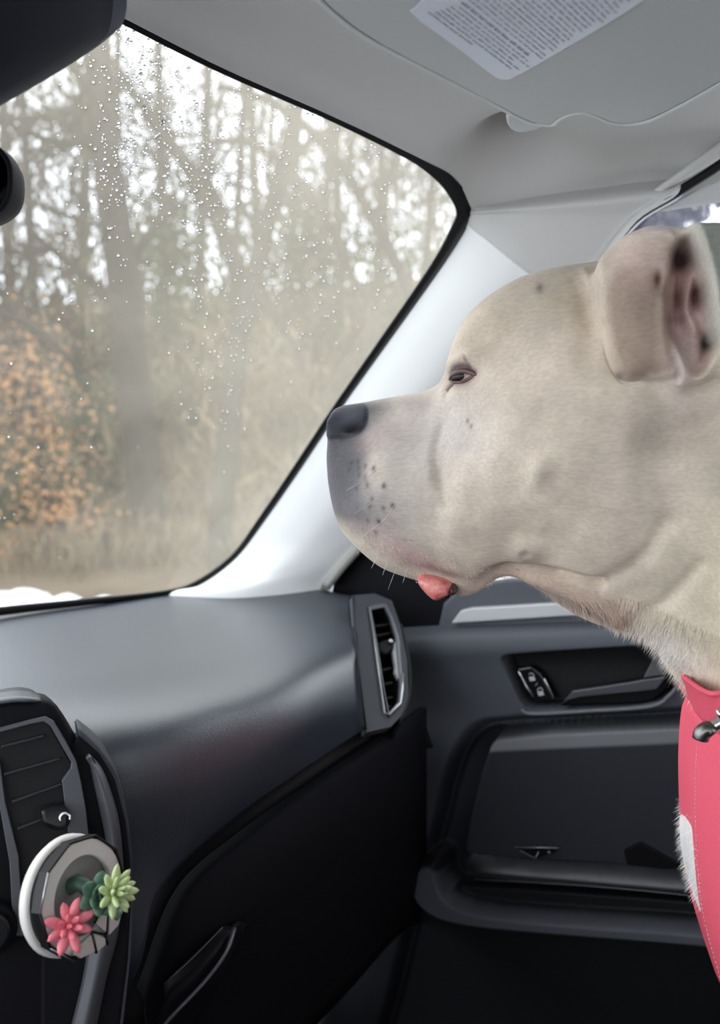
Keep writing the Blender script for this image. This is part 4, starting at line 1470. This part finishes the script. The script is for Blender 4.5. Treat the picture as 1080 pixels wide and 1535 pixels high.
dm.materials.clear(); dm.materials.append(m)
coat = m
dog = bpy.data.objects.new('dog', dm)
COL.objects.link(dog)
tag(dog, 'pale fawn square-muzzled dog in profile, watching through the windshield from the passenger seat', 'dog')
bvh = BVHTree.FromPolygons([Vector(x) for x in co], [tuple(p.vertices) for p in dm.polygons])


def surf(px, py, sg=1, off=0.0, l=.055):
    s, h = dg(px, py, l)
    o_ = Vector(d3(s, h, sg * .4))
    r = bvh.ray_cast(o_, Vector(-DLn * sg), 1.0)
    if r[0] is None: return None
    return np.array(r[0]) + DLn * sg * off


def camhit(px, py):
    d = ray(px, py)
    r = bvh.ray_cast(Vector(CAM), Vector(d).normalized(), 3)
    return (np.array(r[0]), np.array(r[1])) if r[0] is not None else (None, None)


# eyes
eyem = mat('dark_amber_eye', (0.014, 0.006, 0.005), 0.3, spec=0.4)
lidm = mat('eyelid_skin', (0.10, 0.055, 0.05), 0.45)
for sg in (1, -1):
    c = surf(687, 562, sg, -0.0062)
    v, f = blob(c, (.0085, .0078, .0078), 20, 14)
    eo = mobj('eye', v, f, eyem, dog)
    ul = [surf(x, y, sg, o2) for x, y, o2 in [(669, 568, .0002), (674, 561, .0010), (684, 556, .0016), (696, 555, .0014), (708, 559, .0004), (715, 562, -.001)]]
    tube('upper_eyelid', crow(ul, 4), np.interp(np.linspace(0, 1, 21), [0, .3, .8, 1], [.0006, .0020, .0020, .0005]), lidm, dog, 8)
    lw = [surf(x, y, sg, o2) for x, y, o2 in [(669, 568, .0), (677, 572, .0006), (690, 572, .0006), (703, 566, .0002), (714, 561, -.001)]]
    tube('lower_eyelid', crow(lw, 4), np.interp(np.linspace(0, 1, 17), [0, .3, .8, 1], [.0005, .0013, .0013, .0004]), lidm, dog, 8)

# lower lip / tongue tip showing below the flews
lipm = mat('wet_pink_lip', (0.55, 0.13, 0.12), 0.32, spec=0.6, col2=(0.70, 0.26, 0.23), vscale=160, bump=1.0, bscale=260)
dkl = mat('dark_lip', (0.045, 0.014, 0.014), 0.4)
lv, lf = [], []
pc = dg(653, 880, .0)
pts = [(622, 866), (632, 884), (645, 894), (655, 902), (668, 896), (680, 890), (684, 876), (676, 864), (650, 858), (634, 858)]
pr = [dg(x, y, .02) for x, y in pts]
ctr = sum(pr) / len(pr)
K = len(pr)
sec = [(-.85, .5), (-.6, .9), (-.2, 1.0), (.2, 1.0), (.6, .97), (.85, .86), (1.0, .55)]
for (l, s) in sec:
    for i, p in enumerate(pr):
        x = ctr + (p - ctr) * s * (1 + .06 * math.sin(i * 2.1 + l * 3))
        lv.append(d3(x[0], x[1], l * .034))
for i in range(len(sec) - 1):
    for j in range(K):
        j2 = (j + 1) % K
        lf.append((i * K + j, i * K + j2, (i + 1) * K + j2, (i + 1) * K + j))
lf.append(tuple(range(K))[::-1]); lf.append(tuple((len(sec) - 1) * K + j for j in range(K)))
lo = mobj('lower_lip', lv, lf, lipm, dog)
lo['label'] = 'wet pink lip tip'
ms = lo.modifiers.new('s', 'SUBSURF'); ms.levels = 2; ms.render_levels = 2
pts = [(672, 872), (684, 868), (690, 882), (684, 894), (674, 893)]
pr = [dg(x, y, .02) for x, y in pts]
ctr = sum(pr) / len(pr); K = len(pr); lv, lf = [], []
for (l, s) in [(-.9, .5), (-.5, 1), (.5, 1), (1.0, .5)]:
    for p in pr:
        x = ctr + (p - ctr) * s
        lv.append(d3(x[0], x[1], l * .036))
for i in range(3):
    for j in range(K):
        j2 = (j + 1) % K
        lf.append((i * K + j, i * K + j2, (i + 1) * K + j2, (i + 1) * K + j))
lf.append(tuple(range(K))[::-1]); lf.append(tuple(3 * K + j for j in range(K)))
lo2 = mobj('mouth_corner', lv, lf, dkl, dog)
ms = lo2.modifiers.new('s', 'SUBSURF'); ms.levels = 2; ms.render_levels = 2

# whiskers
whm = mat('pale_whisker', (.55, .53, .50), .4)
wv, wf = [], []
for (x0, y0, x1, y1, x2, y2) in [(590, 852, 588, 868, 582, 884), (541, 818, 538, 826, 536, 832), (560, 838, 560, 846, 557, 852), (575, 846, 576, 856, 574, 862), (604, 860, 606, 868, 604, 874), (620, 862, 624, 870, 626, 874),
                              (560, 706, 545, 720, 520, 735), (578, 731, 560, 752, 530, 770), (589, 759, 575, 780, 548, 800)]:
    a = surf(x0, y0, 1, 0) if Vector((1, 0, 0)) and surf(x0, y0, 1, 0) is not None else d3(*dg(x0, y0), 0)
    l0 = np.dot(a - DO, DLn)
    p1 = dg(x1, y1, l0 + .006); p2 = dg(x2, y2, l0 + .010)
    v, f = tube_vf(crow([a, d3(*p1, l0 + .006), d3(*p2, l0 + .010)], 4), np.linspace(.00022, .00008, 9), 4)
    wv.append((v, f))
V, Fc = join_vf(wv)
tag(mobj('whiskers', V, Fc, whm, dog), kind='stuff')

# short fringe of hair standing off the throat and chest
rn = np.random.RandomState(5)
pw = pg([(950, 900), (1120, 960), (1110, 1110), (1010, 1060), (955, 985), (900, 940), (840, 920), (780, 880), (700, 900), (600, 870), (520, 800), (560, 790), (700, 850), (850, 880)], 12)
pw2 = pg([(1010, 1140), (1075, 1140), (1075, 1420), (1020, 1340)], 8)
wsel = np.where(((pw > .4) | (pw2 > .4)) & (L_ > -.06))[0]
dm.vertices.foreach_get('normal', nr_ := np.empty(nv * 3)); nr_ = nr_.reshape(-1, 3)
pick = rn.choice(wsel, 9000)
flow = -DFn * 0.55 - ZZ * 0.75
hv, hf = [], []
for i in pick:
    big = Vp[i] > 900
    L = (rn.uniform(.004, .009) if big else rn.uniform(.0015, .0035))
    d = nr_[i] * (0.45 if big else .35) + flow * .8 + rn.normal(0, .12, 3)
    if big and U_[i] > 930: d = nr_[i] * .5 - ZZ * .8 + DFn * .15 + rn.normal(0, .15, 3)
    d /= np.linalg.norm(d)
    sdv = np.cross(d, nr_[i]); sdv /= np.linalg.norm(sdv) + 1e-9
    p = co[i] + rn.normal(0, .0008, 3) - nr_[i] * .0008
    b0 = len(hv)
    hv += [p - sdv * .00022, p + sdv * .00022, p + d * L + nr_[i] * .0001]
    hf.append((b0, b0 + 1, b0 + 2))
fo = mobj('fur_fringe', hv, hf, coat, dog)
ca = fo.data.color_attributes.new('coat', 'FLOAT_COLOR', 'POINT')
cc = np.repeat(C[pick], 3, axis=0)
ca.data.foreach_set('color', np.hstack([cc, np.ones((len(cc), 1))]).ravel())
tag(fo, kind='stuff')

# ------------------------------------------------------------------ harness
har = empty('dog_harness', d3(*dg(1120, 1300), .09), 'pink webbing dog harness with a metal buckle across the chest', 'harness')


def strap(name, left, right, nacross, lfn, m, bulge=.004, th=.003):
    """left/right: px curves down the strap; drapes on the coat, wraps round at its left edge."""
    Lc = crow([(x, y, 0) for x, y in left], 8)[:, :2]
    Rc = crow([(x, y, 0) for x, y in right], 8)[:, :2]
    V = []
    for i in range(len(Lc)):
        row = []
        for j in range(nacross):
            t = j / (nacross - 1)
            p = Lc[i] * (1 - t) + Rc[i] * t
            q = surf(p[0], p[1], 1, 0, l=.06)
            lmin = .030 + .062 * (1 - (1 - min(1, t * 2.2)) ** 2)
            l = lmin if q is None else max(np.dot(q - DO, DLn), lmin)
            s, h = dg(p[0], p[1], .06)
            row.append(d3(s, h, l + bulge))
        V.append(row)
    V = np.array(V)
    for _ in range(6):
        V[1:-1, 1:-1] = (V[1:-1, 1:-1] * 2 + V[:-2, 1:-1] + V[2:, 1:-1] + V[1:-1, :-2] + V[1:-1, 2:]) / 6
    # wrap back round the chest from the left edge
    wrap = [V[:, 0] - DLn * 0.012 - DFn * .001, V[:, 0] - DLn * .05 + DFn * .002, V[:, 0] - DLn * .10 - DFn * .012]
    G = np.concatenate([np.array(wrap[::-1]).transpose(1, 0, 2), V], axis=1)
    vv = G.reshape(-1, 3)
    o = mobj(name, vv, face_cam(vv, grid_faces(G.shape[0], G.shape[1])), m, har)
    solid(o, th)
    return o, Lc, V


o1, Lc, Vs = strap('chest_strap', [(1062, 1098), (1054, 1120), (1049, 1180), (1049, 1250), (1053, 1330), (1062, 1400), (1082, 1475), (1110, 1560)],
                   [(1125, 1075), (1140, 1120), (1150, 1180), (1160, 1250), (1165, 1330), (1170, 1400), (1180, 1475), (1190, 1560)], 16, None, strap_m)
o2, _, _ = strap('neck_strap', [(1030, 1030), (1038, 1050), (1046, 1072), (1052, 1086), (1064, 1100)], [(1090, 1000), (1112, 1030), (1120, 1050), (1124, 1066), (1130, 1085)], 12, None, strap_m)
# stitch line along the chest strap edge
stm = mat('pale_thread', (.75, .42, .45), .7)
sv, sf = [], []
e0 = crow(Vs[:, 1] * .3 + Vs[:, 0] * .7, 4)
stitches = []
for i in range(0, len(e0) - 2, 3):
    stitches.append(tube_vf([e0[i] + DLn * .0012, e0[i + 2] + DLn * .0012], .0003, 5))
V, Fc = join_vf(stitches)
tag(mobj('stitching', V, Fc, stm, har), kind='stuff')
# buckle: a bar with a dark joint and a stub
nick = mat('nickel', (.62, .60, .56), .22, metal=1.0)
lb_ = .100
bp_ = [d3(*dg(x, y, lb_), lb_) for x, y in [(1057, 1098), (1072, 1088), (1090, 1078), (1115, 1066)]]
bk = tube('buckle_bar', crow(bp_, 5), .0042, nick, har, 12)
tube('buckle_joint', crow([d3(*dg(x, y, lb_), lb_ + .001) for x, y in [(1050, 1107), (1053, 1098), (1062, 1092), (1068, 1096)]], 4), .0052, mat('dark_nickel', (.16, .155, .14), .3, metal=1.0), har, 12)
tube('buckle_stub', crow([d3(*dg(x, y, lb_), lb_ + .004) for x, y in [(1074, 1068), (1090, 1064), (1110, 1062)]], 4), .0036, nick, har, 12)

# ================================================================== OUTSIDE
bark = mat('grey_brown_bark', (.030, .024, .021), .95, spec=.1, bump=.8, bscale=12, col2=(.050, .041, .036), vscale=5)
bark2 = mat('pale_bark', (.085, .073, .058), .95, spec=.1, col2=(.055, .048, .04), vscale=5)
plum = mat('plum_brown_twigs', (.060, .045, .042), .9, spec=.1, col2=(.10, .078, .07), vscale=2)
olive = mat('olive_twigs', (.055, .055, .030), .9, spec=.1, col2=(.09, .088, .05), vscale=2)
tan_ = mat('tan_grass_stems', (.15, .11, .072), .9, spec=.1, col2=(.20, .155, .105), vscale=2)
leafo = mat('copper_leaves', (.52, .27, .13), .8, spec=.1, col2=(.34, .21, .12), vscale=3)
twig = mat('twig_brown', (.070, .052, .034), .9, spec=.1, col2=(.12, .088, .056), vscale=2)
pinem = mat('dull_pine_green', (.055, .065, .035), .9, spec=.1, col2=(.09, .095, .055), vscale=3)
lilac = mat('lilac_twigs', (.13, .125, .17), .9, spec=.1)
snow = mat('old_snow', (.72, .74, .78), .8, spec=.2, bump=.4, bscale=8)
# the hillside
gm = mat('leaf_litter', (.085, .066, .045), .95, spec=.1, col2=(.14, .105, .072), vscale=.9, bump=.6, bscale=6)
gx = np.linspace(-45, 30, 90)
gy = np.linspace(-6, 60, 90)


def gz(x, y):
    b = 4.6 * sstep(6.5, 30, y) + 4.5 * sstep(25, 60, y)
    return b + .25 * mnoise.noise(Vector((x * .25, y * .25, 3))) * sstep(5, 9, y) - 0.02


V = [(x, y, gz(x, y)) for y in gy for x in gx]
road = mobj('road', [(x, y, .015) for y in (-12, 6.15) for x in (-40, 25)], [(0, 1, 3, 2)], mat('slushy_bounce_road', (.50, .51, .53), .7, spec=.3, col2=(.66, .67, .70), vscale=.6))  # brightened ground, added to bounce light up to the ceiling
tag(road, 'slushy road beside the woods, made pale to bounce light', kind='structure')
g = mobj('ground', V, grid_faces(len(gy), len(gx)), gm)
tag(g, 'brown leaf-littered hillside rising beyond the road', kind='structure')
sn_v = []
for i, (px, tt, w_, hh) in enumerate([(-80, 6.6, .7, .3), (28, 6.7, .22, .3), (150, 6.3, .16, .25), (95, 6.6, .16, .2)]):
    c = CAM + ray(px, 860) * tt
    cx, cy = c[0], c[1]
    v, f = [], []
    for a in range(8):
        for b in range(20):
            r = a / 7
            an = 2 * math.pi * b / 20
            rr_ = r * (1 + .25 * math.sin(3 * an + i))
            x, y = cx + w_ * rr_ * math.cos(an), cy + w_ * .8 * rr_ * math.sin(an)
            v.append((x, y, gz(x, y) + hh * .45 * (1 - r * r) - .03))
    for a in range(7):
        for b in range(20):
            f.append((a * 20 + b, (a + 1) * 20 + b, (a + 1) * 20 + (b + 1) % 20, a * 20 + (b + 1) % 20))
    o = mobj('snow_mound', v, f, snow)
    tag(o, ['large melting snow mound at the far left', 'small snow mound right of the large one', 'small snow mound furthest right at the foot of the woods', 'small snow mound between two others'][i], 'snow mound', 'snow mounds along the road')


ORD = ['first', 'second', 'third', 'fourth', 'fifth', 'sixth', 'seventh', 'eighth', 'ninth', 'tenth', 'eleventh', 'twelfth', 'thirteenth', 'fourteenth', 'fifteenth', 'sixteenth', 'seventeenth', 'eighteenth', 'nineteenth', 'twentieth', 'twenty-first', 'twenty-second', 'twenty-third', 'twenty-fourth']


def rank(xs, i):
    return ORD[sorted(range(len(xs)), key=lambda k: xs[k]).index(i)]


def wpt(px, py, t):
    return CAM + ray(px, py) * t


def grow(parts, p, d, L, r, lvl, rn):
    n = 5
    pts = [np.array(p)]
    dd = np.array(d, float)
    for i in range(n):
        dd = dd + rn.normal(0, .13, 3) + np.array([0, 0, .03])
        dd /= np.linalg.norm(dd)
        pts.append(pts[-1] + dd * L / n)
    parts.append(tube_vf(np.array(pts), np.linspace(r, r * .5, n + 1), 5 if lvl < 3 else 4))
    if lvl >= 4: return
    for k in range(rn.randint(3, 5) if lvl < 3 else 4):
        i = rn.randint(1, n + 1)
        nd = dd + rn.normal(0, .55, 3)
        nd /= np.linalg.norm(nd)
        grow(parts, pts[i], nd, L * rn.uniform(.5, .75), r * .5, lvl + 1, rn)


def tree(name, label, limbs, seed, m=bark, group=None, twl=(1, 3)):
    """limbs: list of (px path, distance, r0, r1)"""
    rn = np.random.RandomState(seed)
    root = None
    for li, (pth, t, r0, r1) in enumerate(limbs):
        parts = []
        pts = [wpt(x, y, t + .15 * math.sin(i * 1.7 + li)) for i, (x, y) in enumerate(pth)]
        if li == 0:
            b = pts[0].copy(); b[2] = gz(b[0], b[1]) - .1
            if b[2] < pts[0][2]: pts = [b] + pts
        cp = crow(np.array(pts), 4)
        parts.append(tube_vf(cp, np.linspace(r0, r1, len(cp)), 10))
        for k in range(int(rn.randint(*twl)) * 2 + 2):
            i = rn.randint(len(cp) // 3, len(cp))
            d = rn.normal(0, .6, 3) + np.array([0, 0, .45]); d /= np.linalg.norm(d)
            grow(parts, cp[i], d, rn.uniform(.7, 1.3) * t * .11, max(.012, r1 * .5), 2, rn)
        V, Fc = join_vf(parts)
        if li == 0:
            root = mobj(name, V, Fc, m)
            tag(root, label, 'tree', group)
        else:
            mobj('limb', V, Fc, m, root)
    return root


tree('bare_tree', 'thick straight bare trunk left of the middle of the windshield', [([(232, 860), (215, 700), (195, 520), (180, 380), (160, 240), (150, 120), (140, -60)], 9.0, .20, .12), ([(185, 420), (240, 330), (300, 300)], 9, .05, .02), ([(165, 260), (110, 190), (60, 170)], 9, .05, .02)], 1, bark)
tree('forked_tree', 'dark forked bare tree with leaning limbs right of the windshield centre',
     [([(330, 800), (345, 640), (355, 520), (378, 430), (402, 330), (428, 245), (448, 150), (470, 60)], 7.5, .115, .05),
      ([(372, 450), (330, 340), (290, 262), (235, 190), (180, 110)], 7.5, .085, .035),
      ([(345, 330), (300, 230), (360, 212), (425, 240)], 7.3, .028, .02),
      ([(430, 250), (475, 305), (505, 360), (535, 430)], 7.4, .045, .03),
      ([(430, 240), (500, 190), (560, 180)], 7.4, .035, .018),
      ([(378, 430), (430, 500), (455, 560)], 7.4, .045, .02)], 2, bark)
tree('arching_tree', 'bare tree arching over at the top right of the windshield', [([(640, 560), (610, 430), (560, 330), (520, 260), (470, 200), (400, 150), (330, 130)], 8.2, .07, .03), ([(560, 330), (590, 250), (600, 180)], 8.2, .035, .02), ([(520, 260), (530, 180), (500, 110)], 8.2, .03, .015)], 3, bark)
tree('drooping_tree', 'bare tree with a low drooping branch at the far left of the windshield', [([(-120, 800), (-110, 600), (-100, 430), (-80, 200)], 7.0, .12, .07), ([(-100, 440), (-20, 462), (55, 492), (95, 530), (120, 560)], 7.0, .035, .018), ([(-90, 330), (20, 300), (120, 330), (200, 350)], 7.0, .03, .015)], 4, bark)
SL = [(60, 13, .10, -20), (118, 15, .12, 10), (290, 14, .11, 16), (20, 18, .14, -12), (340, 17, .10, 20), (395, 19, .14, -14), (470, 15, .09, 22), (560, 18, .12, 12), (620, 15, .10, 30), (250, 20, .16, -8), (165, 22, .15, 8), (-60, 16, .12, 6), (515, 23, .16, -10), (430, 24, .15, 14)]
for i, (x, t, r, lean) in enumerate(SL):
    tree('slender_tree', 'slender bare tree, ' + rank([q[0] for q in SL], i) + ' from the left on the wooded slope', [([(x, 700), (x + lean * .4, 480), (x + lean, 260), (x + lean * 1.6, 40), (x + lean * 2, -140)], t, r, r * .4)], 20 + i, bark2 if i % 2 else bark, 'bare trees on the slope', (1, 3))


def cloud(name, label, cat, centers, cnt, size, m, seed, group=None, asp=.5, up=0):
    rn = np.random.RandomState(seed)
    v, f = [], []
    for (px, py, t, sx_, sy_) in centers:
        c = wpt(px, py, t)
        for k in range(cnt):
            p = c + np.array([rn.normal(0, sx_), rn.normal(0, sx_ * .6), rn.normal(0, sy_)])
            a = rn.normal(0, 1, 3) + np.array([0, 0, up * rn.choice([-1, 1])]); a /= np.linalg.norm(a)
            b = np.cross(a, rn.normal(0, 1, 3)); b /= np.linalg.norm(b)
            s = size * rn.uniform(.6, 1.4)
            b0 = len(v)
            v += [p - a * s, p + b * s * asp, p + a * s, p - b * s * asp]
            f.append((b0, b0 + 1, b0 + 2, b0 + 3))
    px, py, t, _, _ = centers[0]
    c = wpt(px, py, t)
    g0 = gz(c[0], c[1]) - .1
    stem_m = tube_vf([np.array([c[0], c[1], g0]), np.array([c[0] + .05, c[1], g0 + .4]), c], [.05, .04, .02], 7)
    root = mobj(name, stem_m[0], stem_m[1], bark)
    tag(root, label, cat, group)
    tag(mobj('foliage', v, f, m, root), kind='stuff')
    return root


cloud('copper_sapling', 'sapling with copper-orange leaves at the lower left of the windshield', 'sapling', [(40, 560, 9, .30, .28), (70, 700, 9, .28, .30), (30, 640, 9.2, .3, .35), (90, 780, 8.8, .22, .15)], 280, .035, leafo, 1)
cloud('copper_shrub', 'low copper-leaved shrub above the snow at the lower left', 'shrub', [(90, 835, 8.4, .35, .07), (20, 830, 8.4, .4, .10)], 200, .03, leafo, 2)
cloud('small_pine', 'small dull green pine left of the windshield centre', 'pine', [(245, 405, 12, .28, .45), (250, 360, 12, .18, .3)], 500, .07, pinem, 3)
cloud('small_pine', 'pale green pine behind the forked tree', 'pine', [(455, 430, 15, .5, .9), (465, 370, 15, .3, .5)], 700, .09, pinem, 4)
cloud('small_pine', 'dull green pine at the lower right of the windshield', 'pine', [(590, 470, 16, .5, .9), (540, 520, 15, .6, .8)], 700, .09, pinem, 5)
SAP = [(120, 480, 14, .9, .6), (0, 420, 15, .9, .8), (250, 540, 13, .8, .6), (340, 620, 12, .7, .6), (450, 600, 13, .8, .7), (90, 320, 17, 1.0, 1.0), (200, 680, 11, .7, .6), (10, 240, 19, 1.1, 1.2), (190, 230, 20, 1.0, 1.3), (540, 560, 14, .8, .8), (60, 780, 10, .6, .4), (300, 760, 10, .6, .4), (420, 760, 11, .7, .4), (-80, 620, 12, .8, .7), (320, 300, 21, 1.2, 1.4), (560, 330, 20, 1.2, 1.2), (430, 200, 22, 1.2, 1.3), (280, 130, 23, 1.3, 1.2), (100, 150, 22, 1.2, 1.2), (650, 420, 19, .9, 1.2), (640, 290, 18, .8, .8), (600, 230, 21, 1.0, .8), (380, 420, 16, .7, .8)]
for i, (px, py, t, sx_, sy_) in enumerate(SAP):
    cloud('brushy_sapling', 'leafless twiggy sapling, ' + rank([q[0] for q in SAP], i) + ' from the left in the undergrowth', 'sapling', [(px, py, t, sx_, sy_)], 1000 if py > 400 else 1050, .20, (twig, plum, olive, tan_)[i % 4] if py > 350 else (bark2, plum)[i % 2], 40 + i, 'twiggy saplings on the slope', .10, 1.6)
BR = [(60, 838, 8.0), (150, 832, 7.8), (235, 828, 7.8), (320, 815, 8.2), (400, 790, 9.2)]
for i, (px, py, t) in enumerate(BR):
    cloud('dry_grass_clump', 'low clump of dry tan stems, ' + rank([q[0] for q in BR], i) + ' from the left at the foot of the woods', 'grass clump', [(px, py, t, .42, .13)], 500, .11, tan_, 140 + i, 'dry clumps at the foot of the woods', .08, 2.5)
# tree seen through the door window
cloud('lilac_tree', 'lilac-grey twiggy tree seen through the passenger door window', 'tree', [(1000, 300, 9, .25, .20), (1050, 262, 9, .3, .16), (970, 340, 9, .2, .2)], 1500, .05, lilac, 90)
